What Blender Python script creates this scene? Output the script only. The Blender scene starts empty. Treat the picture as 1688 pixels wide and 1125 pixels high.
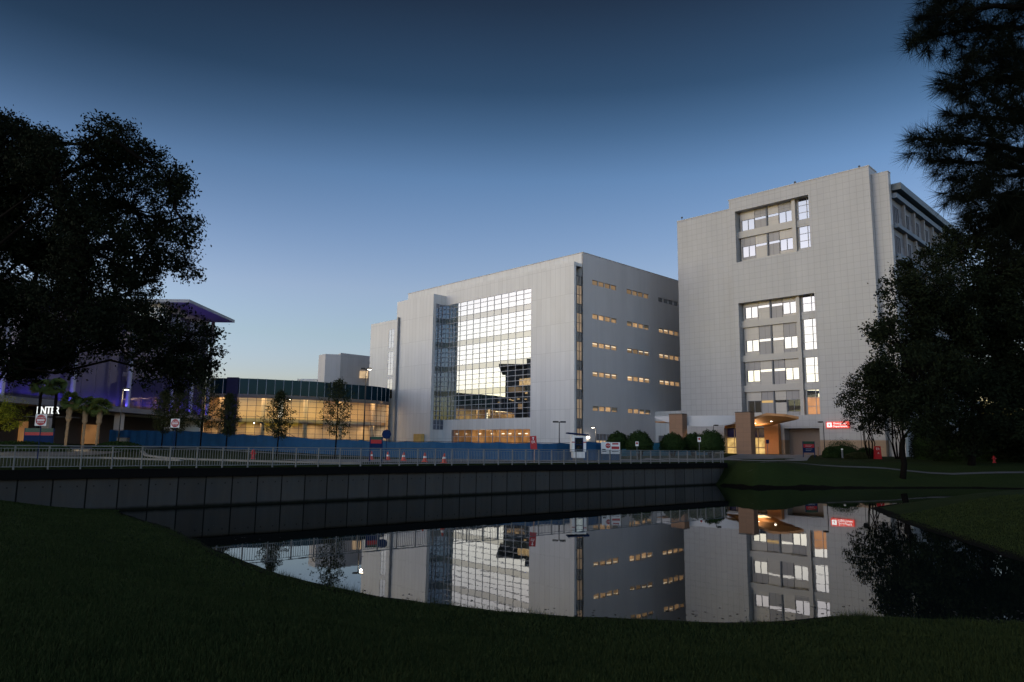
import bpy, math, random
import numpy as np
from mathutils import Vector, Matrix
S_ = bpy.context.scene
R = math.radians
random.seed(7)
rng = np.random.default_rng(11)

# ------------------------------------------------------------------ camera
cd = bpy.data.cameras.new('camera'); cam = bpy.data.objects.new('camera', cd)
S_.collection.objects.link(cam); S_.camera = cam
cd.sensor_width = 36.0; cd.lens = 36.0 * 1185 / 1688
cd.clip_start = 0.1; cd.clip_end = 3000
PITCH = math.atan(173 / 1185); ROLL = 0.012
f_ = Vector((0, math.cos(PITCH), math.sin(PITCH))); u0 = Vector((0, -math.sin(PITCH), math.cos(PITCH))); r0 = Vector((1, 0, 0))
rt = math.cos(ROLL) * r0 + math.sin(ROLL) * u0; up = -math.sin(ROLL) * r0 + math.cos(ROLL) * u0
m = Matrix((rt, up, -f_)).transposed().to_4x4(); m.translation = (0, 0, 3.2)
cam.matrix_world = m

# ------------------------------------------------------------------ world, sun, exposure
SUN_EL, SUN_AZ = 1.0, -100.0
w = bpy.data.worlds.new('World'); S_.world = w; w.use_nodes = True
nt = w.node_tree; bg = nt.nodes['Background']
sky = nt.nodes.new('ShaderNodeTexSky'); sky.sky_type = 'NISHITA'; sky.sun_disc = False
sky.sun_elevation = R(SUN_EL); sky.sun_rotation = R(SUN_AZ)
tc = nt.nodes.new('ShaderNodeTexCoord'); sx = nt.nodes.new('ShaderNodeSeparateXYZ')
nt.links.new(tc.outputs['Generated'], sx.inputs[0])
ramp = nt.nodes.new('ShaderNodeValToRGB'); ramp.color_ramp.interpolation = 'LINEAR'
STOPS = [(0.0, (.27, .37, 1.0)), (.07, (.26, .345, .80)), (.146, (.252, .334, .578)), (.21, (.257, .317, .532)), (.28, (.20, .272, .475)), (.355, (.141, .222, .40)), (.41, (.083, .144, .262)), (.46, (.046, .086, .158)), (.55, (.028, .044, .077)), (.65, (.022, .033, .058)), (1.0, (.02, .03, .05))]
el = ramp.color_ramp.elements
el[0].position = STOPS[0][0]; el[0].color = (*STOPS[0][1], 1); el[1].position = 1.0; el[1].color = (*STOPS[-1][1], 1)
for p, c in STOPS[1:-1]:
    e = el.new(p); e.color = (*c, 1)
nt.links.new(sx.outputs['Z'], ramp.inputs[0])
mul = nt.nodes.new('ShaderNodeMix'); mul.data_type = 'RGBA'; mul.blend_type = 'MULTIPLY'; mul.inputs[0].default_value = 1
def vm(op, a, b):
    x = nt.nodes.new('ShaderNodeVectorMath'); x.operation = op
    for i, v in enumerate((a, b)):
        if isinstance(v, tuple): x.inputs[i].default_value = v
        else: nt.links.new(v, x.inputs[i])
    return x.outputs[0]
soft = vm('DIVIDE', sky.outputs[0], vm('ADD', vm('MULTIPLY', sky.outputs[0], (.17, .17, .17)), (1, 1, 1)))   # evens out the hot spot over the set sun
nt.links.new(soft, mul.inputs[6]); nt.links.new(ramp.outputs[0], mul.inputs[7])
# sky behind the camera brightened and warmed as added fill for the walls
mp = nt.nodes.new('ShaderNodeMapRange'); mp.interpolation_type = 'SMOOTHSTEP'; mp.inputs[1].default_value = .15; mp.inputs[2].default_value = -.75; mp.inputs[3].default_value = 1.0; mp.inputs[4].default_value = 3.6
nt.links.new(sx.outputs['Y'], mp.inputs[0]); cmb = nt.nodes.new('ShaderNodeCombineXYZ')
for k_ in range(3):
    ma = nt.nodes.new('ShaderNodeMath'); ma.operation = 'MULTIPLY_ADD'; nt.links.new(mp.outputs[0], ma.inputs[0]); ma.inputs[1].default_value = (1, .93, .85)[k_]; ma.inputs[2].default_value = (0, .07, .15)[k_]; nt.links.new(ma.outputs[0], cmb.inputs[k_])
def smooth(sock, a, b, lo, hi):
    x = nt.nodes.new('ShaderNodeMapRange'); x.interpolation_type = 'SMOOTHSTEP'; nt.links.new(sock, x.inputs[0])
    for i, v in enumerate((a, b, lo, hi)): x.inputs[i + 1].default_value = v
    return x.outputs[0]
# high up on the left the sky is darkened, imitating lens vignetting
def mth(op, a, b):
    x = nt.nodes.new('ShaderNodeMath'); x.operation = op
    for i, v in enumerate((a, b)):
        if isinstance(v, (int, float)): x.inputs[i].default_value = v
        else: nt.links.new(v, x.inputs[i])
    return x.outputs[0]
hi_ = mth('SUBTRACT', 1, mth('MULTIPLY', mth('MULTIPLY', smooth(sx.outputs['X'], -.05, -.62, 0, 1), smooth(sx.outputs['Z'], .16, .5, 0, 1)), .5))
cm2 = nt.nodes.new('ShaderNodeCombineXYZ')
for k_ in range(3): nt.links.new(hi_, cm2.inputs[k_])
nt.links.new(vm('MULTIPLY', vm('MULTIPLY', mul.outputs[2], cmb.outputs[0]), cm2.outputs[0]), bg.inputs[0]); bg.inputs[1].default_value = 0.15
sd = bpy.data.lights.new('sun', 'SUN'); sd.energy = 0.11; sd.angle = R(75); sd.color = (1, .90, .80)
so = bpy.data.objects.new('sun', sd); S_.collection.objects.link(so)
d = Vector((math.sin(R(SUN_AZ)), math.cos(R(SUN_AZ)), math.tan(R(7))))
so.rotation_euler = d.to_track_quat('Z', 'Y').to_euler()
S_.view_settings.view_transform = 'Standard'; S_.view_settings.look = 'None'
S_.view_settings.gamma = 1; S_.view_settings.exposure = 3.7
EXPO = 2 ** 3.7          # emitters below are given in picture brightness and divided by this
S_.cycles.max_bounces = 8; S_.cycles.transparent_max_bounces = 12
S_.cycles.caustics_reflective = False; S_.cycles.caustics_refractive = False
S_.cycles.sample_clamp_indirect = 0.6

# ------------------------------------------------------------------ materials
MATS = {}
class NB:
    def __init__(s, name):
        s.m = bpy.data.materials.new(name); s.m.use_nodes = True; s.t = s.m.node_tree
        s.b = s.t.nodes['Principled BSDF']; s.out = s.t.nodes['Material Output']
    def n(s, typ, **k):
        x = s.t.nodes.new(typ)
        for a, v in k.items(): setattr(x, a, v)
        return x
    def l(s, a, b): s.t.links.new(a, b)
    def math(s, op, a, b=None, c=None):
        x = s.n('ShaderNodeMath', operation=op)
        for i, v in enumerate((a, b, c)):
            if v is None: continue
            if isinstance(v, (int, float)): x.inputs[i].default_value = v
            else: s.l(v, x.inputs[i])
        return x.outputs[0]
    def mixc(s, fac, a, b, blend='MIX'):
        x = s.n('ShaderNodeMix', data_type='RGBA', blend_type=blend)
        for i, v in ((0, fac), (6, a), (7, b)):
            if isinstance(v, (int, float)): x.inputs[i].default_value = v
            elif isinstance(v, tuple): x.inputs[i].default_value = (*v, 1)
            else: s.l(v, x.inputs[i])
        return x.outputs[2]
    def noise(s, scale, detail=3, rough=.5, coord='Object', stretch=None):
        t = s.n('ShaderNodeTexCoord'); v = t.outputs[coord]
        if stretch:
            mp = s.n('ShaderNodeMapping'); mp.inputs['Scale'].default_value = stretch; s.l(v, mp.inputs[0]); v = mp.outputs[0]
        x = s.n('ShaderNodeTexNoise'); x.inputs['Scale'].default_value = scale; x.inputs['Detail'].default_value = detail
        x.inputs['Roughness'].default_value = rough; s.l(v, x.inputs['Vector']); return x.outputs[0]

def plain(name, col, rough=.6, var=.15, scale=3, metal=0, stretch=None, bump=0, spec=.5):
    if name in MATS: return MATS[name]
    b = NB(name); f = b.noise(scale, 4, .6, stretch=stretch)
    lo = tuple(c * (1 - var) for c in col); hi = tuple(min(1, c * (1 + var)) for c in col)
    b.l(b.mixc(f, lo, hi), b.b.inputs['Base Color'])
    b.b.inputs['Roughness'].default_value = rough; b.b.inputs['Metallic'].default_value = metal
    b.b.inputs['Specular IOR Level'].default_value = spec
    if bump:
        bp = b.n('ShaderNodeBump'); bp.inputs['Strength'].default_value = bump; bp.inputs['Distance'].default_value = .02
        b.l(b.noise(scale * 8, 3), bp.inputs['Height']); b.l(bp.outputs[0], b.b.inputs['Normal'])
    MATS[name] = b.m; return b.m

def cladding(name, col, du, dz, jw, dark, rough=.42, metal=0.0, var=.05, offx=0.0, offz=0.0):
    """metal or stone panels: joints every du by dz metres, every panel a little different"""
    if name in MATS: return MATS[name]
    b = NB(name); t = b.n('ShaderNodeTexCoord'); s = b.n('ShaderNodeSeparateXYZ'); b.l(t.outputs['Object'], s.inputs[0])
    ns = b.n('ShaderNodeSeparateXYZ'); b.l(t.outputs['Normal'], ns.inputs[0])
    onx = b.math('GREATER_THAN', b.math('ABSOLUTE', ns.outputs[0]), .6)
    h = b.math('ADD', b.math('MULTIPLY', b.math('SUBTRACT', 1, onx), s.outputs[0]), b.math('MULTIPLY', onx, s.outputs[1]))
    hu = b.math('DIVIDE', b.math('ADD', h, offx + 500 * du), du); zu = b.math('DIVIDE', b.math('ADD', s.outputs[2], offz), dz)
    jl = b.math('LESS_THAN', b.math('FRACT', hu), jw / du); jz = b.math('LESS_THAN', b.math('FRACT', zu), jw / dz)
    j = b.math('MAXIMUM', jl, jz)
    cv = b.n('ShaderNodeCombineXYZ'); b.l(b.math('FLOOR', hu), cv.inputs[0]); b.l(b.math('FLOOR', zu), cv.inputs[1]); b.l(onx, cv.inputs[2])
    wn = b.n('ShaderNodeTexWhiteNoise', noise_dimensions='3D'); b.l(cv.outputs[0], wn.inputs[0])
    c1 = b.mixc(wn.outputs[0], tuple(c * (1 - var) for c in col), tuple(min(1, c * (1 + var)) for c in col))
    c2 = b.mixc(b.noise(.35, 4, .6, stretch=(1, 1, .3)), tuple([.84] * 3), tuple([1.10] * 3))
    c3 = b.mixc(1.0, c1, c2, 'MULTIPLY'); c3 = b.mixc(1.0, c3, b.mixc(b.noise(1.6, 3, .6, stretch=(1, 1, .03)), tuple([.94] * 3), tuple([1.05] * 3)), 'MULTIPLY')
    b.l(b.mixc(b.math('MULTIPLY', j, dark), c3, tuple(c * .25 for c in col)), b.b.inputs['Base Color'])
    b.b.inputs['Metallic'].default_value = metal
    rr = b.math('ADD', b.math('MULTIPLY', wn.outputs[0], .12), rough); b.l(rr, b.b.inputs['Roughness'])
    MATS[name] = b.m; return b.m

def emit(name, col, k, var=0.0, scale=1.0, stretch=None):
    if name in MATS: return MATS[name]
    b = NB(name); b.b.inputs['Base Color'].default_value = (*[c * .5 for c in col], 1)
    b.b.inputs['Roughness'].default_value = .3
    if var:
        f = b.noise(scale, 2, .5, stretch=stretch)
        f2 = b.math('ADD', b.math('MULTIPLY', b.math('SUBTRACT', f, .5), 3), .5)
        cc = b.n('ShaderNodeClamp'); b.l(f2, cc.inputs[0])
        b.l(b.mixc(cc.outputs[0], tuple(c * (1 - var) for c in col), col), b.b.inputs['Emission Color'])
    else: b.b.inputs['Emission Color'].default_value = (*col, 1)
    b.b.inputs['Emission Strength'].default_value = k / EXPO
    MATS[name] = b.m; return b.m

def glass(name, refl, tint, body, trans, wob=.0, rough=.0):
    """coated facade glass: mirror share refl, see-through share trans, rest dark body"""
    if name in MATS: return MATS[name]
    b = NB(name); b.t.nodes.remove(b.b)
    g = b.n('ShaderNodeBsdfGlossy'); g.inputs['Color'].default_value = (*tint, 1); g.inputs['Roughness'].default_value = rough
    if wob:
        bp = b.n('ShaderNodeBump'); bp.inputs['Strength'].default_value = wob; bp.inputs['Distance'].default_value = .02
        b.l(b.noise(.5, 1), bp.inputs['Height']); b.l(bp.outputs[0], g.inputs['Normal'])
    df = b.n('ShaderNodeBsdfDiffuse'); df.inputs['Color'].default_value = (*body, 1)
    tr = b.n('ShaderNodeBsdfTransparent'); tr.inputs['Color'].default_value = (.85, .92, .95, 1)
    m1 = b.n('ShaderNodeMixShader'); m1.inputs[0].default_value = trans / max(1e-6, 1 - refl)
    b.l(df.outputs[0], m1.inputs[1]); b.l(tr.outputs[0], m1.inputs[2])
    m2 = b.n('ShaderNodeMixShader'); m2.inputs[0].default_value = refl
    b.l(m1.outputs[0], m2.inputs[1]); b.l(g.outputs[0], m2.inputs[2]); b.l(m2.outputs[0], b.out.inputs[0])
    MATS[name] = b.m; return b.m

def foliage(name, c1, c2, rough=.85):
    if name in MATS: return MATS[name]
    b = NB(name); b.l(b.mixc(b.noise(1.3, 2), c1, c2), b.b.inputs['Base Color']); b.b.inputs['Roughness'].default_value = rough
    b.b.inputs['Specular IOR Level'].default_value = .06
    MATS[name] = b.m; return b.m

M = dict(
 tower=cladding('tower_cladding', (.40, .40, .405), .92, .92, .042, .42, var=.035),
 tower_light=cladding('tower_panel_light', (.50, .47, .43), 2.2, 1.1, .03, .3, var=.04),
 tower_dark=cladding('tower_panel_grey', (.31, .30, .305), .95, 40, .05, .8, var=.03),
 beam=plain('tower_beam', (.46, .44, .41), .6, .06, 1),
 fin=plain('white_metal', (.62, .61, .60), .5, .05, 1),
 white=cladding('white_cladding', (.60, .60, .60), 1.05, 4.6, .035, .5, var=.05, offz=.2),
 grey=cladding('grey_cladding', (.45, .44, .455), 1.05, 4.6, .03, .30, var=.03, offz=.2),
 side=cladding('side_cladding', (.52, .505, .51), 1.05, 60, .02, .18, var=.02),
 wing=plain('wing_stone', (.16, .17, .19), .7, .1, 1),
 coping=plain('coping', (.42, .40, .38), .5, .1),
 mull=plain('mullion', (.36, .37, .40), .4, .05, 1),
 dmull=plain('dark_mullion', (.05, .055, .07), .4, .1, 1),
 frame=plain('window_frame', (.16, .16, .18), .4, .1, 1),
 cwglass=glass('curtain_glass', .44, (.93, .99, 1.0), (.01, .012, .016), .34, .012),
 spglass=glass('spandrel_glass', .26, (.95, .98, .92), (.05, .055, .05), 0, .01),
 winglass=glass('window_glass', .28, (.92, .97, 1.0), (.02, .025, .03), 0, .01),
 atglass=glass('atrium_glass', .10, (.8, .9, 1), (.03, .03, .03), .86),
 atdark=glass('atrium_band_glass', .014, (.35, .7, 1), (.004, .015, .024), 0, .02),
 cglass=glass('ribbed_glass', .09, (.8, .75, .95), (.05, .042, .07), .06, .03),
 concrete=plain('concrete', (.09, .09, .085), .9, .3, 1.5, bump=.3),
 capm=plain('dark_cap', (.006, .006, .0065), .95, .2, spec=.05),
 pave=plain('paving', (.16, .16, .17), .9, .2, 1.0, bump=.2),
 asphalt=plain('asphalt', (.07, .07, .075), .9, .25, 1.5, bump=.3),
 kerb=plain('kerb_stone', (.17, .165, .155), .9, .2),
 rail=plain('rail_metal', (.12, .13, .145), .4, .05, metal=.0),
 black=plain('black_metal', (.012, .012, .014), .5, .1),
 brown=cladding('brown_stone', (.25, .145, .09), 1.9, .62, .02, .5, rough=.7, var=.07),
 beige=cladding('beige_stone', (.34, .245, .165), 1.2, .6, .02, .4, rough=.8, var=.05),
 wood=plain('wood_soffit', (.42, .20, .07), .55, .25, 3, stretch=(1, 12, 1)),
 interior=plain('interior_wall', (.55, .42, .27), .8, .1, .5),
 interior_dark=plain('interior_dark', (.05, .045, .045), .8, .2, .5),
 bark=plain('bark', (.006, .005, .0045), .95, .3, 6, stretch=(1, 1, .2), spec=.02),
 palmbark=plain('palm_bark', (.15, .115, .075), .95, .4, 5, stretch=(1, 1, 3)),
 blue=plain('blue_fabric', (.002, .060, .155), .85, .25, 1.2, stretch=(1, 1, 2)),
 teal=plain('teal_fabric', (.005, .09, .14), .75, .12, .9),
 navy=plain('navy_paint', (.004, .018, .075), .8, .1, spec=.15),
 green=plain('green_paint', (.004, .05, .03), .5, .1),
 red=plain('red_paint', (.36, .008, .014), .5, .1),
 orange=plain('cone_orange', (.5, .035, .012), .5, .08),
 whitep=plain('white_paint', (.7, .7, .7), .5, .05),
 ply=plain('plywood', (.52, .34, .11), .8, .25, 2),
 mulch=plain('mulch', (.03, .02, .015), .95, .4, 4),
)
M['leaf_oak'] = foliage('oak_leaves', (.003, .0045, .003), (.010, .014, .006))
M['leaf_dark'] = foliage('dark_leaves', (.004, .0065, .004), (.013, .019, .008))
M['leaf_young'] = foliage('young_leaves', (.016, .020, .010), (.045, .050, .020))
M['leaf_lime'] = foliage('lime_leaves', (.10, .11, .01), (.22, .22, .02))
M['leaf_bush'] = foliage('clipped_leaves', (.012, .024, .008), (.03, .055, .016))
M['leaf_palm'] = foliage('palm_leaves', (.03, .05, .02), (.09, .12, .03))
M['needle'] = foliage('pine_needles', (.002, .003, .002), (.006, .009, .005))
M['grassb'] = foliage('grass_blades', (.013, .021, .007), (.034, .046, .014))

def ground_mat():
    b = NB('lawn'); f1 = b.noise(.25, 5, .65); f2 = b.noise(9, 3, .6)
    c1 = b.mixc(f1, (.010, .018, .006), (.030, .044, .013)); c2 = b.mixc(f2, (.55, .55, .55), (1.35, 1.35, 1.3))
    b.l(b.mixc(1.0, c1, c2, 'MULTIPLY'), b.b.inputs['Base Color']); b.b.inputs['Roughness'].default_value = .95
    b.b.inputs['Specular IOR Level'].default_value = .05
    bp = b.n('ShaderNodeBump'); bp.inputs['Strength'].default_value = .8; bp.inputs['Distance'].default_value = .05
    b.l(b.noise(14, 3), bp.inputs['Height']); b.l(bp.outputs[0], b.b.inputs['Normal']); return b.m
M['lawn'] = ground_mat()
def water_mat():
    b = NB('pond_water'); b.b.inputs['Base Color'].default_value = (.004, .007, .007, 1); b.b.inputs['Roughness'].default_value = .0
    b.b.inputs['IOR'].default_value = 1.31
    bp = b.n('ShaderNodeBump'); bp.inputs['Strength'].default_value = .085; bp.inputs['Distance'].default_value = .02
    f = b.math('ADD', b.noise(.9, 2, .4, stretch=(1, .6, 1)), b.math('MULTIPLY', b.noise(4.5, 2, .5), .12))
    b.l(f, bp.inputs['Height']); b.l(bp.outputs[0], b.b.inputs['Normal']); return b.m
M['water'] = water_mat()
M['lit'] = emit('lit_window', (1, .66, .34), .62, .55, 1.1)
M['lit_white'] = emit('lit_tube', (1, .90, .70), 2.2)
M['lit_yellow'] = emit('lit_entrance', (1, .66, .22), .75, .6, 1.3)
M['lit_orange'] = emit('lit_shopfront', (1, .40, .11), .42, .75, .9)
M['bulb'] = emit('bulb', (1, .88, .68), 9)
M['signwhite'] = emit('lit_letters', (.95, 1, .98), 1.15)
M['signred'] = emit('lit_red_panel', (1, .05, .03), .62)

# ------------------------------------------------------------------ mesh helpers
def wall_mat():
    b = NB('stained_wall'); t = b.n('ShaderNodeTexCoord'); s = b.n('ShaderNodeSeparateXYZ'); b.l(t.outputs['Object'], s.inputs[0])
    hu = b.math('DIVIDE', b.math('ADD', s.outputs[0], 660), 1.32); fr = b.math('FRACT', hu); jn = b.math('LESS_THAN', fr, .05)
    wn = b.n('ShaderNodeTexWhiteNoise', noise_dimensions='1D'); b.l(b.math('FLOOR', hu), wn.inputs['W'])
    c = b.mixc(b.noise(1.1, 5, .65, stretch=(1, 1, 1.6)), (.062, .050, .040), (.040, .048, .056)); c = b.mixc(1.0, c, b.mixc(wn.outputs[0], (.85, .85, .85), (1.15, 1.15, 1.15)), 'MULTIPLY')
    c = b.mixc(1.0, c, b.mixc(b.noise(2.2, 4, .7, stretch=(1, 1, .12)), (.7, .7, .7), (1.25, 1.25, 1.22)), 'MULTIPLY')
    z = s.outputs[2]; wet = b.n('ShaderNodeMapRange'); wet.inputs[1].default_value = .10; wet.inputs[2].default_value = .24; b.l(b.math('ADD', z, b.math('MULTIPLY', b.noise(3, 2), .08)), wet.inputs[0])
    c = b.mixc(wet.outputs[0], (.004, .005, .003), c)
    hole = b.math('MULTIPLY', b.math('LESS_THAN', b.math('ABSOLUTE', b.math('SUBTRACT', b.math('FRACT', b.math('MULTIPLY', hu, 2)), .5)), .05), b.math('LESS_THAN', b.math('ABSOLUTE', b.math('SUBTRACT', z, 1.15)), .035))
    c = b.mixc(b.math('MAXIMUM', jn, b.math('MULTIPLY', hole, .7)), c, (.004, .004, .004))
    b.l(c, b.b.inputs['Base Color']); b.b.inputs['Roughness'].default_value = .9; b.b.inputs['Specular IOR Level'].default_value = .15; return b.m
class MB:
    def __init__(s): s.v = []; s.f = []; s.mi = []
    def quad(s, a, b, c, d, mi=0):
        n = len(s.v); s.v += [tuple(a), tuple(b), tuple(c), tuple(d)]; s.f.append((n, n + 1, n + 2, n + 3)); s.mi.append(mi); return s
    def box(s, x0, x1, y0, y1, z0, z1, mi=0):
        n = len(s.v)
        s.v += [(x0, y0, z0), (x1, y0, z0), (x1, y1, z0), (x0, y1, z0), (x0, y0, z1), (x1, y0, z1), (x1, y1, z1), (x0, y1, z1)]
        for q in ((0, 3, 2, 1), (4, 5, 6, 7), (0, 1, 5, 4), (1, 2, 6, 5), (2, 3, 7, 6), (3, 0, 4, 7)): s.f.append(tuple(n + i for i in q)); s.mi.append(mi)
        return s
    def prism(s, pts, z0, z1, mi=0):
        """pts: plan polygon counter-clockwise; z0/z1 numbers or per-point lists"""
        k = len(pts); n = len(s.v)
        zb = z0 if hasattr(z0, '__len__') else [z0] * k; zt = z1 if hasattr(z1, '__len__') else [z1] * k
        s.v += [(p[0], p[1], zb[i]) for i, p in enumerate(pts)] + [(p[0], p[1], zt[i]) for i, p in enumerate(pts)]
        s.f.append(tuple(n + i for i in reversed(range(k)))); s.f.append(tuple(n + k + i for i in range(k))); s.mi += [mi, mi]
        for i in range(k):
            j = (i + 1) % k; s.f.append((n + i, n + j, n + k + j, n + k + i)); s.mi.append(mi)
        return s
    def tube(s, pts, rad, n=8, mi=0, cap=True):
        rings = []
        for i, p in enumerate(pts):
            p = Vector(p); a = Vector(pts[max(0, i - 1)]); b = Vector(pts[min(len(pts) - 1, i + 1)])
            t = (b - a).normalized(); x = t.orthogonal().normalized() if abs(t.z) < .95 else Vector((1, 0, 0)) - t * t.x
            x.normalize(); y = t.cross(x); r = rad[i] if hasattr(rad, '__len__') else rad
            base = len(s.v); rings.append(base)
            for k in range(n):
                an = 2 * math.pi * k / n; s.v.append(tuple(p + x * math.cos(an) * r + y * math.sin(an) * r))
        for a, b in zip(rings, rings[1:]):
            for k in range(n): s.f.append((a + k, a + (k + 1) % n, b + (k + 1) % n, b + k)); s.mi.append(mi)
        if cap:
            s.f.append(tuple(rings[0] + k for k in reversed(range(n)))); s.f.append(tuple(rings[-1] + k for k in range(n))); s.mi += [mi, mi]
        return s
    def lathe(s, prof, n=16, c=(0, 0, 0), mi=0):
        base = len(s.v)
        for r, z in prof:
            for k in range(n):
                an = 2 * math.pi * k / n; s.v.append((c[0] + r * math.cos(an), c[1] + r * math.sin(an), c[2] + z))
        for i in range(len(prof) - 1):
            for k in range(n): s.f.append((base + i * n + k, base + i * n + (k + 1) % n, base + (i + 1) * n + (k + 1) % n, base + (i + 1) * n + k)); s.mi.append(mi)
        return s
    def build(s, name, mats, parent=None, smooth=False):
        me = bpy.data.meshes.new(name); me.from_pydata(s.v, [], s.f)
        for m_ in (mats if isinstance(mats, (list, tuple)) else [mats]): me.materials.append(m_)
        if any(s.mi): me.polygons.foreach_set('material_index', s.mi)
        if smooth: me.polygons.foreach_set('use_smooth', [True] * len(s.f))
        me.update(); o = bpy.data.objects.new(name, me); S_.collection.objects.link(o)
        if parent: o.parent = parent
        return o

def tag(o, label=None, cat=None, group=None, kind=None):
    if label: o['label'] = label
    if cat: o['category'] = cat
    if group: o['group'] = group
    if kind: o['kind'] = kind
    return o
def thing(name, label, cat, loc=(0, 0, 0), rz=0, group=None):
    o = bpy.data.objects.new(name, None); S_.collection.objects.link(o); o.empty_display_size = .3
    o.location = loc; o.rotation_euler = (0, 0, rz); return tag(o, label, cat, group)
CH = {}
def kids(o): return [c for c in S_.collection.objects if c.parent == o]
def copy_tree(o, parent=None):
    c = o.copy(); S_.collection.objects.link(c); c.parent = parent
    for ch in kids(o): copy_tree(ch, c)
    return c
def place(o, loc, rz=None, label=None, first=False, sc=None):
    c = o if first else copy_tree(o)
    c.location = loc
    if rz is not None: c.rotation_euler = (0, 0, rz)
    if label: c['label'] = label
    if sc: c.scale = (sc,) * 3
    return c
def text(name, body, size, mat, parent, loc, rz=0, rx=math.pi / 2, depth=.01, align='CENTER'):
    cu = bpy.data.curves.new(name, 'FONT'); cu.body = body; cu.size = size; cu.align_x = align; cu.align_y = 'CENTER'; cu.extrude = depth
    cu.offset = 0
    t = bpy.data.objects.new(name, cu); S_.collection.objects.link(t)
    me = bpy.data.meshes.new_from_object(t); S_.collection.objects.unlink(t); bpy.data.objects.remove(t)
    me.name = name; me.materials.clear(); me.materials.append(mat)
    o = bpy.data.objects.new(name, me); S_.collection.objects.link(o); o.parent = parent; o.location = loc; o.rotation_euler = (rx, 0, rz); return o
def wall_cells(mb, a0, a1, z0, z1, holes, th, axis='x', c=0.0, mi=0):
    """a wall sheet of thickness th (towards +) in the plane axis=c with rectangular openings and real reveals"""
    A = sorted({a0, a1, *[h[0] for h in holes], *[h[1] for h in holes]}); Z = sorted({z0, z1, *[h[2] for h in holes], *[h[3] for h in holes]})
    A = [a for a in A if a0 <= a <= a1]; Z = [z for z in Z if z0 <= z <= z1]
    solid = lambda i, j: 0 <= i < len(A) - 1 and 0 <= j < len(Z) - 1 and not any(h[0] <= (A[i] + A[i + 1]) / 2 <= h[1] and h[2] <= (Z[j] + Z[j + 1]) / 2 <= h[3] for h in holes)
    P = (lambda a, q, z: (a, c + q, z)) if axis == 'x' else (lambda a, q, z: (c - q, a, z))
    for i in range(len(A) - 1):
        for j in range(len(Z) - 1):
            if not solid(i, j): continue
            l, r_, b, t = A[i], A[i + 1], Z[j], Z[j + 1]
            mb.quad(P(l, 0, b), P(r_, 0, b), P(r_, 0, t), P(l, 0, t), mi); mb.quad(P(r_, th, b), P(l, th, b), P(l, th, t), P(r_, th, t), mi)
            if not solid(i - 1, j): mb.quad(P(l, th, b), P(l, 0, b), P(l, 0, t), P(l, th, t), mi)
            if not solid(i + 1, j): mb.quad(P(r_, 0, b), P(r_, th, b), P(r_, th, t), P(r_, 0, t), mi)
            if not solid(i, j - 1): mb.quad(P(l, th, b), P(r_, th, b), P(r_, 0, b), P(l, 0, b), mi)
            if not solid(i, j + 1): mb.quad(P(l, 0, t), P(r_, 0, t), P(r_, th, t), P(l, th, t), mi)
    return mb
def area(name, loc, size, power, col, rot=(0, 0, 0), parent=None, sy=None):
    l = bpy.data.lights.new(name, 'AREA'); l.energy = power; l.color = col; l.shape = 'RECTANGLE'; l.size = size; l.size_y = sy or size
    o = bpy.data.objects.new(name, l); S_.collection.objects.link(o); o.location = loc; o.rotation_euler = rot
    if parent: o.parent = parent
    return o
def point(name, loc, power, col, r=.15, parent=None):
    l = bpy.data.lights.new(name, 'POINT'); l.energy = power; l.color = col; l.shadow_soft_size = r
    o = bpy.data.objects.new(name, l); S_.collection.objects.link(o); o.location = loc
    if parent: o.parent = parent
    return o

# ------------------------------------------------------------------ terrain
OX, OY = -11.34, 40.31; HD = R(40.2); CS, SN = math.cos(HD), math.sin(HD)
def st(x, y): dx, dy = x - OX, y - OY; return dx * CS + dy * SN, -dx * SN + dy * CS
def xy(s, t): return OX + s * CS - t * SN, OY + s * SN + t * CS
SEND = 40.4
def sm(t): t = np.clip(t, 0, 1); return t * t * (3 - 2 * t)
def plat(x, y): return 2.0 + .8 * sm((-x - 8) / 30) * sm((y - 52) / 45) + .4 * sm((x - 5) / 30) * sm((y - 72) / 30)
POND = [(-17.9, 33.41), (-15.76, 30.87), (-13.28, 28.11), (-10.85, 24.83), (-9.07, 22.36), (-7.23, 20.06), (-5.68, 18.21), (-4.09, 16.76), (-2.76, 15.71), (-1.71, 15.18), (.19, 14.36), (1.2, 14.12), (2.94, 13.92), (4.01, 13.74), (5.21, 13.98), (6.29, 14.38), (6.89, 14.46), (7.97, 14.27), (9.75, 14.21), (12.2, 14.9), (14.1, 17.0), (14.9, 19.5), (15.3, 22.06), (16.16, 25.57), (17.31, 30.88), (18.68, 36.01), (20.33, 41.09), (23.5, 44.5), (29, 48.2), (36, 52.5), (44, 58), (50, 62.5), (41.44, 64.93), (31.65, 62.72), (24.69, 61.46), (19.93, 60.3), (18.22, 64.4), xy(38.9, .1), xy(-8.9, .1)]
PA = np.array(POND); PB = np.roll(PA, -1, axis=0)
def pond_dist(X, Y):
    X = np.asarray(X, float); Y = np.asarray(Y, float)
    best = np.full(X.shape, 1e9); ins = np.zeros(X.shape, bool)
    for (ax, ay), (bx, by) in zip(PA, PB):
        ex, ey = bx - ax, by - ay; L2 = ex * ex + ey * ey
        t = np.clip(((X - ax) * ex + (Y - ay) * ey) / L2, 0, 1)
        best = np.minimum(best, np.hypot(X - ax - t * ex, Y - ay - t * ey))
        c = (ay > Y) != (by > Y)
        with np.errstate(divide='ignore', invalid='ignore'):
            xi = (bx - ax) * (Y - ay) / (by - ay + 1e-12) + ax
        ins ^= c & (X < xi)
    return np.where(ins, -best, best)
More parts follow.
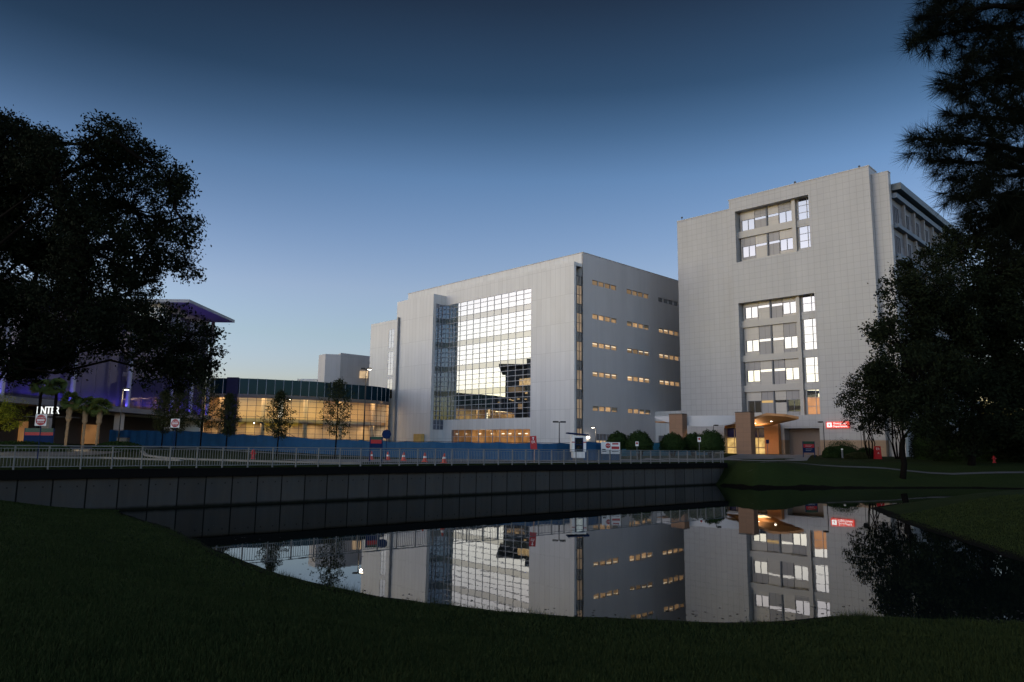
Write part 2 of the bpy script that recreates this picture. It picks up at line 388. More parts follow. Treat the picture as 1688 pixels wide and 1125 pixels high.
def height(X, Y):
    X = np.asarray(X, float); Y = np.asarray(Y, float)
    dx, dy = X - OX, Y - OY; s = dx * CS + dy * SN; t = -dx * SN + dy * CS
    d = pond_dist(X, Y); pl = plat(X, Y)
    far = sm((Y - 52) / 8) * sm((X - 12) / 3); mound = sm((X - 12) / 4) * sm((Y - 16) / 5)
    cap = 1.6 + (1.05 - 1.6) * mound; cap = cap + (pl - cap) * np.maximum(far, sm((d - 30) / 40))
    L = 13 + (6 - 13) * mound; L = L + (2.5 + 7.5 * sm((s - 40) / 12) - L) * far
    z = cap * sm(d / L * .5 + .0) * 2 ** .0
    z = cap * np.where(d < L, .5 * (1 - np.cos(np.pi * np.clip(d / L, 0, 1))), 1) * .85 + cap * .15 * np.clip(d / L * 3, 0, 1)
    z = z + .05 * np.clip(d * 2, 0, 1) + .05 * np.sin(X * .5 + 1) * np.sin(Y * .43) * np.clip(d / 4, 0, 1)
    z = np.where(d < 0, -.05 + np.maximum(d * .5, -.8), z)
    return np.where((t > .15) & (s < SEND), pl, z)
def hz(x, y): return float(height(np.array([x]), np.array([y]))[0])
def grid_obj(name, ss, tt, mat):
    SS, TT = np.meshgrid(ss, tt); X = OX + SS * CS - TT * SN; Y = OY + SS * SN + TT * CS; Z = height(X, Y)
    n, k = len(tt), len(ss); co = np.stack([X, Y, Z], -1).reshape(-1, 3)
    idx = np.arange(n * k).reshape(n, k); fc = np.stack([idx[:-1, :-1], idx[:-1, 1:], idx[1:, 1:], idx[1:, :-1]], -1).reshape(-1, 4)
    me = bpy.data.meshes.new(name); me.vertices.add(len(co)); me.vertices.foreach_set('co', co.ravel())
    me.loops.add(fc.size); me.loops.foreach_set('vertex_index', fc.ravel().astype(np.int32)); me.polygons.add(len(fc))
    me.polygons.foreach_set('loop_start', np.arange(0, fc.size, 4, dtype=np.int32)); me.polygons.foreach_set('loop_total', np.full(len(fc), 4, dtype=np.int32))
    me.polygons.foreach_set('use_smooth', np.ones(len(fc), bool)); me.materials.append(mat); me.update(); me.validate()
    o = bpy.data.objects.new(name, me); S_.collection.objects.link(o); return o
ss = np.concatenate([np.linspace(-900, -70, 14), np.arange(-60, -24, 3), np.arange(-24, 60, .45), np.arange(60, 120, 4), np.linspace(140, 1000, 12)])
tt = np.concatenate([np.linspace(-400, -75, 8), np.arange(-65, -40, 2.5), np.arange(-40, 0, .42), [.1, .2, .5, 1], np.arange(2, 40, 2.0), np.arange(40, 130, 6), np.linspace(150, 1200, 12)])
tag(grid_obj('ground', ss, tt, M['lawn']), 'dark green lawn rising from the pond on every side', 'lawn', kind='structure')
wq = MB().quad((-60, 5, 0), (90, 5, 0), (90, 80, 0), (-60, 80, 0)); tag(wq.build('water', M['water']), 'still dark pond water mirroring the buildings', 'pond', kind='structure')

def drape(name, poly, mat, lift, label, thick=None, step=2.5):
    """flat sheet following the plateau, cut into cells inside the plan polygon"""
    mb = MB(); k = len(poly); n0 = 0
    ctr = (sum(p[0] for p in poly) / k, sum(p[1] for p in poly) / k)
    bm_pts = [(*p, float(plat(*p)) + lift) for p in poly]
    mb.v = bm_pts; mb.f = [tuple(range(k))]; mb.mi = [0]
    return tag(mb.build(name, mat), label, None, kind='structure')
def ribbon(name, pts, wd, mat, lift, label, h=None):
    """strip along a path: cut every 2 m so that it follows the ground"""
    P = [Vector(p) for p in pts]; Q = [P[0]]
    for a, b in zip(P, P[1:]):
        n = max(1, int((b - a).length / 2)); Q += [a.lerp(b, (i + 1) / n) for i in range(n)]
    mb = MB(); hh = h or 0
    L, Rr = [], []
    for i, p in enumerate(Q):
        t = (Q[min(i + 1, len(Q) - 1)] - Q[max(i - 1, 0)]).normalized(); nn = Vector((-t.y, t.x))
        L.append(p + nn * wd / 2); Rr.append(p - nn * wd / 2)
    z = lambda p: float(height(np.array([p.x]), np.array([p.y]))[0]) + lift
    for i in range(len(Q) - 1):
        a, b, c_, d_ = Rr[i], Rr[i + 1], L[i + 1], L[i]
        if h:
            mb.prism([tuple(a), tuple(b), tuple(c_), tuple(d_)], [z(a) - .1, z(b) - .1, z(c_) - .1, z(d_) - .1], [z(a) + h, z(b) + h, z(c_) + h, z(d_) + h])
        else: mb.quad((*a, z(a)), (*b, z(b)), (*c_, z(c_)), (*d_, z(d_)))
    return tag(mb.build(name, mat), label, None, kind='structure')
ribbon('sidewalk', [xy(6, 1.75), xy(24, 1.75), xy(40.2, 1.75)], 2.7, M['pave'], .02, 'pale concrete walk behind the railing')
ribbon('road', [xy(4, 9.5), xy(20, 9.0), xy(38, 9.5), (26, 76), (33, 92), (40, 108)], 9.0, M['pave'], .025, 'grey service road leading to the tower entrance')
ribbon('pavement', [(20.5, 62.5), (27.2, 68.6), (36, 70), (48, 68.6), (75, 66)], .5, M['asphalt'], .03, 'narrow footpath crossing the far lawn')
ribbon('parking_road', [(-70, 40), (-52, 49), (-38, 58), (-42, 72), (-44, 84)], 9.0, M['asphalt'], .025, 'dark asphalt drive at the left')
ribbon('kerb', [(-40.2, 80), (-35.5, 70), (-29.5, 59), (-25.5, 53.5), (-21.9, 49.5), (-16, 46.3), (-9, 43.8)], .28, M['kerb'], 0, 'pale kerb curving round the grass island', h=.12)
ribbon('pavement', [(-39.5, 82), (-30, 76.5), (-20, 70.5), (-12.5, 65.5)], 1.8, M['kerb'], .03, 'narrow pale footpath in front of the blue fence')
ribbon('kerb', [(-62, 36), (-46, 44.2), (-36, 49), (-28.2, 50.4), (-21, 46.5)], .25, M['kerb'], 0, 'kerb along the near side of the drive', h=.12)

mud = MB(); ring = [Vector(p) for p in POND[:37]]
rm = random.Random(12)
def inset(i):
    a, b = ring[max(0, i - 1)], ring[min(len(ring) - 1, i + 1)]; t = (b - a).normalized(); return Vector((-t.y, t.x))
fine = []
for i in range(len(ring) - 1):
    n = max(1, int((ring[i + 1] - ring[i]).length / .5))
    for k in range(n): t = k / n; fine.append((ring[i].lerp(ring[i + 1], t), inset(i).lerp(inset(i + 1), t).normalized()))
prev = None
for p, nn in fine:
    w0, w1 = .12 + rm.uniform(0, .10), .22 + rm.uniform(0, .22); a = p + nn * w0; b = p - nn * w1
    cur_ = ((a.x, a.y, .006), (b.x, b.y, hz(b.x, b.y) + .02))
    if prev: mud.quad(prev[0], cur_[0], cur_[1], prev[1])
    prev = cur_
tag(mud.build('mud_edge', plain('wet_mud', (.007, .006, .0045), .9, .4, 6, bump=.6, spec=.03)), 'dark wet mud along the water edge', kind='structure')
# ------------------------------------------------------------------ retaining wall and railing
rw = thing('retaining_wall', 'long grey concrete retaining wall with black cap at the pond edge', 'wall', (OX, OY, 0), HD)
jl = MB().box(-60, SEND - .15, .0, .35, -1.0, 1.5)
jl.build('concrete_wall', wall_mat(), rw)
MB().box(-60, SEND, -.28, .5, 1.503, 1.92).build('cap', M['capm'], rw)
MB().box(SEND - .15, SEND + .1, .05, 5, -.5, 1.75).build('return_wall', M['concrete'], rw)
posts = [-4.48 - 1.27 * k for k in range(0, 44)] + [-3.17, -1.84, -.53, .78, 2.11, 3.43, 4.75, 6.06, 7.37, 8.67, 9.96, 11.27, 12.57] + [12.57 + 1.24 * k for k in range(1, 23)]
posts = sorted(p for p in posts if p < 40.2) + [40.25]
rl = thing('railing', 'pale metal picket railing running along the pond wall', 'railing', (OX, OY, 1.94), HD)
pm = MB()
tr = MB(); tr.box(posts[0] - .03, 40.28, .02, .085, 1.0, 1.05); tr.build('top_rail', M['rail'], rl)
br = MB(); br.box(posts[0], 40.25, .035, .07, .09, .12); br.box(posts[0], 40.25, .035, .07, .89, .92); br.build('lower_rail', M['rail'], rl)
far_posts = MB()
for i, p in enumerate(reversed(posts)):
    q = MB().box(p - .03, p + .03, .018, .088, -.02, .998)
    if i < 66: q.build('post', M['rail'], rl)
    else:
        far_posts.box(p - .03, p + .03, .018, .088, -.02, .998)
pk = MB()
for a, b in zip(posts, posts[1:]):
    n = max(2, round((b - a) / .132))
    for i in range(1, n): x = a + (b - a) * i / n; pk.box(x - .0095, x + .0095, .043, .062, .121, .889)
pk.build('pickets', M['rail'], rl)['kind'] = 'stuff'

# ------------------------------------------------------------------ building B: white block with curtain wall
B = thing('hospital_block', 'white six storey block with a giant mirrored curtain wall', 'building', (11.35, 113.43, 0), R(-45.8))
GL = (-32.5, -9.68, 7.85, 29.65); GF = (-30.0, -9.72, 1.5, 5.98)
fw = MB(); wall_cells(fw, -32.5, -.15, 1.5, 32.6, [GL, GF], .5, 'x', -2.0)
fw.box(-32.5, -.15, -1.5, -.01, 32.0, 32.55); fw.build('front_wall', M['white'], B)
sd_h = []
rows = [(29.5, 30.32), (23.85, 24.65), (19.2, 20.0), (14.42, 15.22), (8.9, 9.68)]; cols = [(2.33, 8.76), (11.63, 18.13), (21.14, 27.6)]
for r_, (a, b) in enumerate(rows):
    for c_, (p, q) in enumerate(cols):
        if (r_, c_) == (4, 2): continue
        for k in range(4):
            wq_ = (q - p - .45) / 4; y0 = p + k * (wq_ + .15); sd_h.append((y0, y0 + wq_, a, b))
GS = (3.2, 17.5, 2.2, 5.25)
mv = MB(); wall_cells(mv, 0, 44, 1.5, 34.4, sd_h + [GS], .3, 'y', 0.0)
mv.build('side_wall', M['side'], B)
mw = MB(); mw.quad((-47.6, 0, 1.5), (-.001, 0, 1.5), (-.001, 0, 34.4), (-47.6, 0, 34.4)); mw.quad((-47.6, 44, 1.5), (-47.6, 0, 1.5), (-47.6, 0, 34.4), (-47.6, 44, 34.4))
mw.quad((0, 44, 1.5), (-47.6, 44, 1.5), (-47.6, 44, 34.4), (0, 44, 34.4))
mw.build('main_wall', M['white'], B)
MB().box(-47.7, .06, -.06, 44.1, 34.402, 34.52).build('roof', M['coping'], B)
lb = MB(); lb.box(-44.25, -32.5, -5.0, -.01, 1.5, 31.5); lb.build('stair_block_wall', M['white'], B)
lw = MB(); wall_cells(lw, -53.5, -44.255, 1.5, 28.0, [(-46.9, -45.1, 22.4, 26.1), (-46.9, -45.1, 16.9, 21.6), (-46.9, -45.1, 12.2, 16.1)], .4, 'x', -4.95)
lw.quad((-53.5, 6, 1.5), (-53.5, -4.95, 1.5), (-53.5, -4.95, 28), (-53.5, 6, 28)); lw.quad((-53.5, -4.95, 28), (-44.25, -4.95, 28), (-44.25, 6, 28), (-53.5, 6, 28)); lw.quad((-44.255, -4.5, 1.5), (-53.4, -4.5, 1.5), (-53.4, -4.5, 28), (-44.255, -4.5, 28))
lw.build('low_wing_wall', M['white'], B)
MB().box(-43.35, -43.1, -5.45, -5.005, 1.5, 28.2).build('fin', M['wing'], B)
for z0, z1 in ((22.4, 26.1), (16.9, 21.6), (12.2, 16.1)):
    f = MB(); f.box(-46.9, -46.86, -4.95, -4.88, z0, z1); f.box(-45.14, -45.1, -4.95, -4.88, z0, z1); f.box(-46.02, -45.98, -4.95, -4.88, z0, z1)
    n = int((z1 - z0) / .95)
    for i in range(n + 1): z = z0 + (z1 - z0) * i / n; f.box(-46.85, -45.15, -4.94, -4.89, z - .02, z + .02)
    wo = f.build('window', M['mull'], B); MB().quad((-46.88, -4.92, z0), (-45.12, -4.92, z0), (-45.12, -4.92, z1), (-46.88, -4.92, z1)).build('pane', M['winglass'], wo)
# curtain wall: glass rows with spandrel bands, grid of mullions
def cw_levels():
    z = [29.65]; bands = []
    for k in range(5):
        t = 27.04 - 4.6 * k
        for j in ((.0, 1.0) if k else (0, 1.0)):
            z.append(t - j)
        if t - 1 > 7.9: bands.append((t - 1.0, t))
        for j in (1.9, 2.8, 3.7): z.append(t - j)
    z += [28.9, 28.0]
    return sorted({round(v, 2) for v in z if 7.9 < v <= 29.65} | {7.85}), bands
ZL, BANDS = cw_levels()
def glaze(parent, a0, a1, P, z0, gm, sm_, push):
    MB().quad(P(a0, z0, 0), P(a1, z0, 0), P(a1, 29.65, 0), P(a0, 29.65, 0)).build('glazing', gm, parent)
    for b, t in BANDS: MB().quad(P(a0, b, push), P(a1, b, push), P(a1, t, push), P(a0, t, push)).build('spandrel_glazing', sm_, parent)
cw = MB()
xs = [-9.68 - 1.85 * k for k in range(0, 12)] + [-31.2, -32.5]
for x in xs: cw.box(x - .034, x + .034, -1.985, -1.90, 7.85, 29.65)
for z in ZL: cw.box(-32.5, -9.68, -1.98, -1.905, z - .04, z + .04)
cwo = cw.build('curtain_wall', M['mull'], B)
glaze(cwo, -32.5, -9.68, lambda a, z, p: (a, -1.925 - p, z), 7.85, M['cwglass'], M['spglass'], .008)
rw_ = MB()
for y in (-4.4, -3.6, -2.8): rw_.box(-32.5, -32.40, y - .04, y + .04, 6, 29.6)
for z in ZL + [6.9, 6.05]: rw_.box(-32.5, -32.41, -4.44, -2.02, z - .035, z + .035)
rwo = rw_.build('return_curtain_wall', M['mull'], B)
glaze(rwo, -4.4, -2.0, lambda a, z, p: (-32.47 + p, a, z), 6.0, glass('return_glass', .2, (.7, .8, 1.0), (.015, .02, .035), .0, .02), glass('return_spandrel', .1, (.7, .8, .9), (.02, .02, .03), 0), .008)
# interior behind the curtain wall
inn = MB(); inn.quad((-32.4, -.3, 6), (-.5, -.3, 6), (-.5, -.3, 30), (-32.4, -.3, 30))
for k in range(5): inn.box(-32.3, -9.7, -1.6, -.3, 27.04 - 4.6 * k - 1.0, 27.04 - 4.6 * k - .3)
ino = inn.build('interior', M['interior_dark'], B)
li = MB()
for x0, x1, z0, z1 in ((-13.8, -9.9, 13.3, 14.6), (-12.4, -11.9, 12.0, 12.7), (-13.4, -13.1, 17.5, 17.7), (-11.5, -11.1, 17.3, 17.6), (-10.9, -10.6, 17.5, 17.8)): li.box(x0, x1, -.55, -.42, z0, z1)
for x in (-14.2, -15.6, -16.2, -19.0, -12.4, -10.9): li.box(x, x + .5, -.7, -.5, 10.7 + (x % 1) * .5, 10.82 + (x % 1) * .5)
li.box(-21.6, -21.2, -.6, -.45, 8.3, 9.6)
li.build('ceiling_lights', emit('inside_glow', (1, .62, .28), 2.2, .5, 2), ino)
# ground floor shopfront
sf = MB()
for k in range(12): x = -9.75 - 1.84 * k; sf.box(x - .04, x + .04, -1.9, -1.75, 1.5, 5.98)
for z in (3.6, 4.75): sf.box(-30, -9.72, -1.88, -1.77, z - .04, z + .04)
sfo = sf.build('shopfront', M['mull'], B)
MB().quad((-24.5, -1.8, 1.5), (-9.7, -1.8, 1.5), (-9.7, -1.8, 5.98), (-24.5, -1.8, 5.98)).build('glazing', M['atglass'], sfo)
MB().quad((-30, -1.8, 1.5), (-24.5, -1.8, 1.5), (-24.5, -1.8, 5.98), (-30, -1.8, 5.98)).build('dark_glazing', glass('dark_shop_glass', .15, (.8, .8, .9), (.01, .012, .018), .4), sfo)
MB().quad((-30, -1.4, 1.5), (-9.7, -1.4, 1.5), (-9.7, -1.4, 5.98), (-30, -1.4, 5.98)).build('interior_glow', M['lit_orange'], sfo)
dl = MB()
for x in (-28.9, -26.4, -22.6, -19.4, -16.6, -14.9, -12.6, -11.0): dl.box(x - .25, x + .25, -1.62, -1.5, 5.2, 5.32)
dl.build('downlights', M['lit_white'], sfo)
# side windows: four panes each, lit
for r_, (a, b) in enumerate(rows):
    for c_, (p, q) in enumerate(cols):
        if (r_, c_) == (4, 2): continue
        f = MB(); wq_ = (q - p - .45) / 4
        for k in range(4):
            y0 = p + k * (wq_ + .15)
            f.box(-.24, -.14, y0, y0 + .05, a, b); f.box(-.24, -.14, y0 + wq_ - .05, y0 + wq_, a, b); f.box(-.24, -.14, y0 + .05, y0 + wq_ - .05, a, a + .05); f.box(-.24, -.14, y0 + .05, y0 + wq_ - .05, b - .05, b)
        wo = f.build('window', M['frame'], B)
        for k in range(4):
            y0 = p + k * (wq_ + .15)
            kk = .35 + .7 * random.random()
            if r_ == 0: kk = (.17 + .08 * (k % 2)) if c_ < 2 else 0
            if (r_, c_) == (2, 1): kk *= .25
            mt = M['winglass'] if kk == 0 else emit('lit_pane_%d' % int(kk * 10), (1, .60, .29), kk * .62, .45, 1.4)
            MB().quad((-.19, y0, a), (-.19, y0 + wq_, a), (-.19, y0 + wq_, b), (-.19, y0, b)).build('pane', mt, wo)
        if r_ in (1, 4):
            for k in range(4):
                if random.random() < .45: y0 = p + k * (wq_ + .15); MB().box(-.186, -.16, y0 + .06, y0 + wq_ - .06, b - random.choice((.22, .34, .5)), b - .04).build('blind', plain('window_blind', (.42, .33, .22), .8), wo)
        if r_ in (2, 3) or (r_, c_) == (1, 2):
            t = MB()
            for k in (0, 2, 3) if c_ != 2 else (0, 1):
                y0 = p + k * (wq_ + .15); t.box(-.184, -.165, y0 + .2, y0 + wq_ - .2, b - .27, b - .17)
            t.build('light_tube', emit('tube_dim', (1, .86, .62), 1.15), wo)
# side ground floor glazing
f = MB()
for k in range(17): y = 3.2 + .89 * k; f.box(-.2, -.05, y - .04, y + .04, 2.2, 5.25)
f.box(-.2, -.05, 3.2, 17.5, 4.2, 4.28); f.box(-.2, -.05, 3.2, 17.5, 2.9, 2.98); go = f.build('shopfront', M['mull'], B)
MB().quad((-.15, 3.2, 2.2), (-.15, 11.2, 2.2), (-.15, 11.2, 4.2), (-.15, 3.2, 4.2)).build('lit_glazing', emit('lit_side', (1, .68, .38), .75, .5, 1.5), go)
MB().quad((-.15, 11.2, 2.2), (-.15, 17.5, 2.2), (-.15, 17.5, 4.2), (-.15, 11.2, 4.2)).build('dark_glazing', M['winglass'], go)
MB().quad((-.15, 3.2, 4.2), (-.15, 17.5, 4.2), (-.15, 17.5, 5.25), (-.15, 3.2, 5.25)).build('louvre', cladding('louvre', (.25, .24, .25), .3, 20, .1, .9), go)
# strip window on the return of the front layer
sw_ = MB(); 
for z in np.arange(3, 30.4, 1.52): sw_.box(-.2, -.08, -1.45, -.23, z - .04, z + .04)
for y in (-1.45, -.84, -.23): sw_.box(-.2, -.07, y - .03, y + .03, 3, 30.3)
so_ = sw_.build('strip_window', M['dmull'], B)
for k, z in enumerate(np.arange(3, 30, 1.52)):
    mt = emit('stair_pane', (1, .68, .42), .2, .6, 1.0) if k % 6 in (0, 1, 3, 4) else M['winglass']
    MB().quad((-.13, -1.43, z + .04), (-.13, -.25, z + .04), (-.13, -.25, min(30.3, z + 1.48)), (-.13, -1.43, min(30.3, z + 1.48))).build('pane', mt, so_)
MB().box(-36.3, -33.9, -5.9, -5.2, 1.8, 5.2).build('plywood_hoarding', M['ply'], B)
# small lamp on the corner
MB().lathe([(0, -.15), (.2, -.1), (.25, .05), (.15, .2), (0, .22)], 12, (.25, .9, 4.6)).build('wall_lamp', M['bulb'], B)
# annex linking block and tower
ax = thing('link_annex', 'low pale annex joining the white block to the tower', 'building', (11.35, 113.43, 0), R(-45.8))
an = MB(); wall_cells(an, .02, 19, 1.5, 9.5, [(.6, 14, 2.4, 5.3)], .3, 'x', 19.5); an.box(.02, 19, 19.81, 24, 9.2, 9.5); an.build('wall', M['white'], ax)
f = MB()
for k in range(12): f.box(.6 + 1.2 * k - .04, .6 + 1.2 * k + .04, 19.6, 19.7, 2.4, 5.3)
f.box(.6, 14, 19.6, 19.7, 3.6, 3.7); fo = f.build('window', M['mull'], ax)
MB().quad((.6, 19.66, 3.6), (14, 19.66, 3.6), (14, 19.66, 5.3), (.6, 19.66, 5.3)).build('dark_pane', M['winglass'], fo)
MB().quad((.6, 19.66, 2.4), (14, 19.66, 2.4), (14, 19.66, 3.6), (.6, 19.66, 3.6)).build('lit_pane', emit('annex_lit', (1, .6, .3), .35, .7, 2), fo)

# ------------------------------------------------------------------ tower
T = thing('hospital_tower', 'tall pale tiled tower with two recessed window bays', 'building', (50.12, 96.94, 0), R(-44.65))
O1 = (-20.45, -8.65, 32.5, 40.9); O2 = (-20.38, -8.48, 8.15, 25.88)
GA = (-13.85, -8.68, 1.6, 6.25); EN = (-23.7, -14.6, 1.6, 6.4)
tw = MB(); wall_cells(tw, -21.45, 0, 1.6, 42.95, [O1, O2, (-13.85, -8.68, 4.54, 6.25), (-21.45, -14.6, 4.54, 6.4)] + [], 2.0, 'x', 0.0)
tw = MB(); wall_cells(tw, -21.45, 0, 4.54, 42.95, [O1, O2, (-13.85, -8.68, 4.54, 6.25), (-21.45, -14.6, 4.54, 6.4)], 2.0, 'x', 0.0)
tw.box(-21.45, .0, 2.001, 3.2, 41.0, 42.94)
tw.build('front_wall', M['tower'], T)
bb = MB(); wall_cells(bb, -21.45, 0, 1.6, 4.538, [(-13.85, -8.68, 1.6, 4.538), (-21.45, -14.6, 1.6, 4.538)], 2.0, 'x', 0.0); bb.build('base_wall', M['beige'], T)
tl = MB(); wall_cells(tl, -31.3, -21.46, 1.6, 41.6, [(-23.7, -21.46, 1.6, 6.4)], 1.6, 'x', .35); tl.quad((-31.3, 30, 1.6), (-31.3, 1.95, 1.6), (-31.3, 1.95, 41.6), (-31.3, 30, 41.6)); tl.build('left_wall', M['tower'], T)
MB().box(-21.55, .06, -.06, 3.25, 42.952, 43.1).build('coping', M['coping'], T)
MB().box(-31.36, -21.56, .29, 3.25, 41.602, 41.72).build('coping', M['coping'], T)
es = MB().box(.001, 2.15, 1.0, 1.999, 1.6, 41.9); es.build('end_wall', M['tower'], T)
MB().box(.0, 2.21, .95, 2.1, 41.902, 42.0).build('coping', M['coping'], T)
# recess wall, panels and windows
def module_pair(row, z0, z1, top, kinds, lit=None, sub=''):
    """row between two beams: z0 floor line, z1 ceiling line, top = window head; kinds = (A,s1,s2,B) light(1)/dark(0)"""
    L_, D_ = M['tower_light'], M['tower_dark']
    wb = top - 1.85
    A = (-20.3, -18.1); s1 = (-18.05, -16.2); s2 = (-15.9, -14.2); Bq = (-14.14, -11.9)
    for (a, b), k in ((A, kinds[0]), (Bq, kinds[3])):
        MB().box(a, b, 1.9, 2.0, top, z1).build('panel', L_ if k else D_, T)
        if wb - z0 > .05: MB().box(a, b, 1.9, 2.0, z0, wb).build('panel', D_ if k == 0 and sub == 'd' else L_, T)
        f = MB(); mid = (a + b) / 2
        for x in (a, mid - .04, b - .08): f.box(x, x + .08, 1.88, 1.98, wb, top)
        f.box(a + .08, mid - .04, 1.885, 1.98, top - .07, top); f.box(mid + .04, b - .08, 1.885, 1.98, top - .07, top)
        f.box(a + .08, mid - .04, 1.885, 1.98, wb, wb + .07); f.box(mid + .04, b - .08, 1.885, 1.98, wb, wb + .07)
        wo = f.build('window', M['frame'], T)
        for x0, x1 in ((a + .08, mid - .04), (mid + .04, b - .08)):
            MB().quad((x0, 1.95, wb), (x1, 1.95, wb), (x1, 1.95, top), (x0, 1.95, top)).build('pane', M['winglass'], wo)
    for (a, b), k in ((s1, kinds[1]), (s2, kinds[2])):
        zt, zb = top - .02, top - .42
        MB().box(a, b, 1.9, 2.0, zt, z1).build('panel', L_ if k else D_, T); MB().box(a, b, 1.9, 2.0, z0, zb).build('panel', L_ if k else D_, T)
        wo = MB().box(a, b, 1.93, 1.99, zb, zb + .04).build('transom_window', M['frame'], T)
        MB().quad((a, 1.95, zb + .04), (b, 1.95, zb + .04), (b, 1.95, zt), (a, 1.95, zt)).build('pane', emit('lit_transom', (1, .62, .2), .35) if (lit and a < -16) else M['winglass'], wo)
    MB().box(-16.15, -15.95, 1.7, 2.0, z0, z1).build('mullion_column', M['wing'], T)
ROWS = [(37.7, 40.9, 39.55, (1, 0, 1, 0)), (32.9, 36.6, 35.2, (0, 1, 0, 1)), (23.05, 25.88, 25.3, (1, 1, 0, 1)), (17.6, 22.05, 20.02, (1, 0, 1, 0)), (12.9, 16.6, 15.3, (0, 1, 0, 1)), (8.15, 11.9, 10.55, (1, 0, 1, 0))]
for i, (a, b, t, k) in enumerate(ROWS): module_pair(i, a, b, t, k, lit=(i == 5), sub='d' if i % 2 else '')
for z0, z1 in ((36.6, 37.7), (22.05, 23.05), (16.6, 17.6), (11.9, 12.9)): MB().box(-20.78, -11.92, 1.55, 1.99, z0, z1).build('spandrel_beam', M['beam'], T)
for z0, z1 in ((32.5, 40.9), (8.15, 25.88)): MB().box(-11.9, -11.35, 1.35, 1.99, z0, z1).build('pier', M['beam'], T)
MB().box(-20.4, -11.92, 1.6, 2.0, 32.5, 32.9).build('sill', M['beam'], T)
for (z0, z1), k in zip(((37.6, 40.9), (33.15, 36.5), (23.45, 25.88), (17.75, 22.3), (12.95, 16.6), (8.25, 11.85)), range(6)):
    f = MB(); n = max(2, round((z1 - z0) / 1.1))
    for x in (-11.05, -9.75, -8.75): f.box(x - .04, x + .04, 1.8, 1.93, z0, z1)
    for i in range(n + 1): z = z0 + (z1 - z0) * i / n; f.box(-11.0, -8.75, 1.81, 1.92, z - .03, z + .03)
    wo = f.build('stair_window', M['mull'], T); MB().quad((-11.05, 1.87, z0), (-8.6, 1.87, z0), (-8.6, 1.87, z1), (-11.05, 1.87, z1)).build('pane', M['winglass'], wo)
    if k == 5:
        wo.children; MB().quad((-11.0, 1.865, z0), (-8.7, 1.865, z0), (-8.7, 1.865, z1 - 1.1), (-11.0, 1.865, z1 - 1.1)).build('lit_pane', emit('stair_glow', (1, .42, .14), .42, .5, 1), wo)
for z0, z1 in ((36.5, 37.6), (32.5, 33.15), (22.3, 23.45), (16.6, 17.75), (11.85, 12.95)): MB().box(-11.3, -8.66, 1.7, 1.99, z0, z1).build('spandrel', M['tower'], T)
MB().quad((-31.3, 2.001, 1.6), (2.0, 2.001, 1.6), (2.0, 2.001, 39.0), (-31.3, 2.001, 39.0)).build('back_wall', M['tower_light'], T)
for z0, z1 in ((8.16, 25.87), (32.51, 40.89)): MB().quad((-20.6, 2.003, z0), (-8.5, 2.003, z0), (-8.5, 2.003, z1), (-20.6, 2.003, z1)).build('recess_wall', M['tower_light'], T)
for c_ in kids(T):
    if c_.name.split('.')[0] in ('panel', 'window', 'transom_window', 'mullion_column', 'spandrel_beam', 'pier', 'sill', 'stair_window', 'spandrel', 'recess_wall'): c_.location = (.35, -.7, 0)
# wing along the right side
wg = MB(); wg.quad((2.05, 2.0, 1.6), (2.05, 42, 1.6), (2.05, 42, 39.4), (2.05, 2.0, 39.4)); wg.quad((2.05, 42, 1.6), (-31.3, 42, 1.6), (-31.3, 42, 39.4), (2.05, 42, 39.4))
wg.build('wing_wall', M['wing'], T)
MB().box(-30, 3.35, 2.2, 42.8, 39.41, 40.35).build('roof', plain('wing_roof', (.075, .10, .115), .5), T)
for z0, z1 in ((38.3, 39.0), (34.0, 34.55), (29.4, 30.2), (24.8, 25.6), (20.2, 21), (15.6, 16.4), (11, 11.8)): MB().box(2.051, 2.75, 2.2, 42, z0, z1).build('wing_beam', plain('wing_beam', (.12, .16, .21), .6), T)
for z0, z1 in ((34.55, 38.3), (30.2, 34.0), (25.6, 29.4)):
    for k in range(8):
        y0 = 2.1 + 4.72 * k
        f = MB(); f.box(2.052, 2.5, y0 + 4.15, y0 + 4.65, z0, z1); f.build('wing_pier', plain('wing_pier', (.20, .20, .21), .6), T)
        f = MB()
        for y in (y0 + .3, y0 + 1.0, y0 + 1.75, y0 + 2.5): f.box(2.06, 2.2, y - .05, y + .05, z0 + .2, z1 - 1.0)
        f.box(2.06, 2.2, y0 + .25, y0 + 2.55, z1 - 1.05, z1 - .95); f.box(2.06, 2.2, y0 + .25, y0 + 2.55, z0 + .2, z0 + .3)
        f.box(2.06, 2.13, y0 + 2.56, y0 + 4.1, z0, z0 + 1.6)
        wo = f.build('wing_window', M['frame'], T); MB().quad((2.1, y0 + .3, z0 + .25), (2.1, y0 + 2.5, z0 + .25), (2.1, y0 + 2.5, z1 - 1.0), (2.1, y0 + .3, z1 - 1.0)).build('pane', M['winglass'], wo)
# roof gear
for x, y in ((-10.7, .4), (-30.6, .8), (-1.4, .5)):
    q = MB().tube([(x, y, 42.9 if x > -20 else 41.6), (x, y, 43.6 if x > -20 else 42.5)], .03, 5); q.box(x - .12, x + .12, y - .1, y + .1, 43.3 if x > -20 else 42.2, 43.55 if x > -20 else 42.45); q.build('roof_camera', M['black'], T)
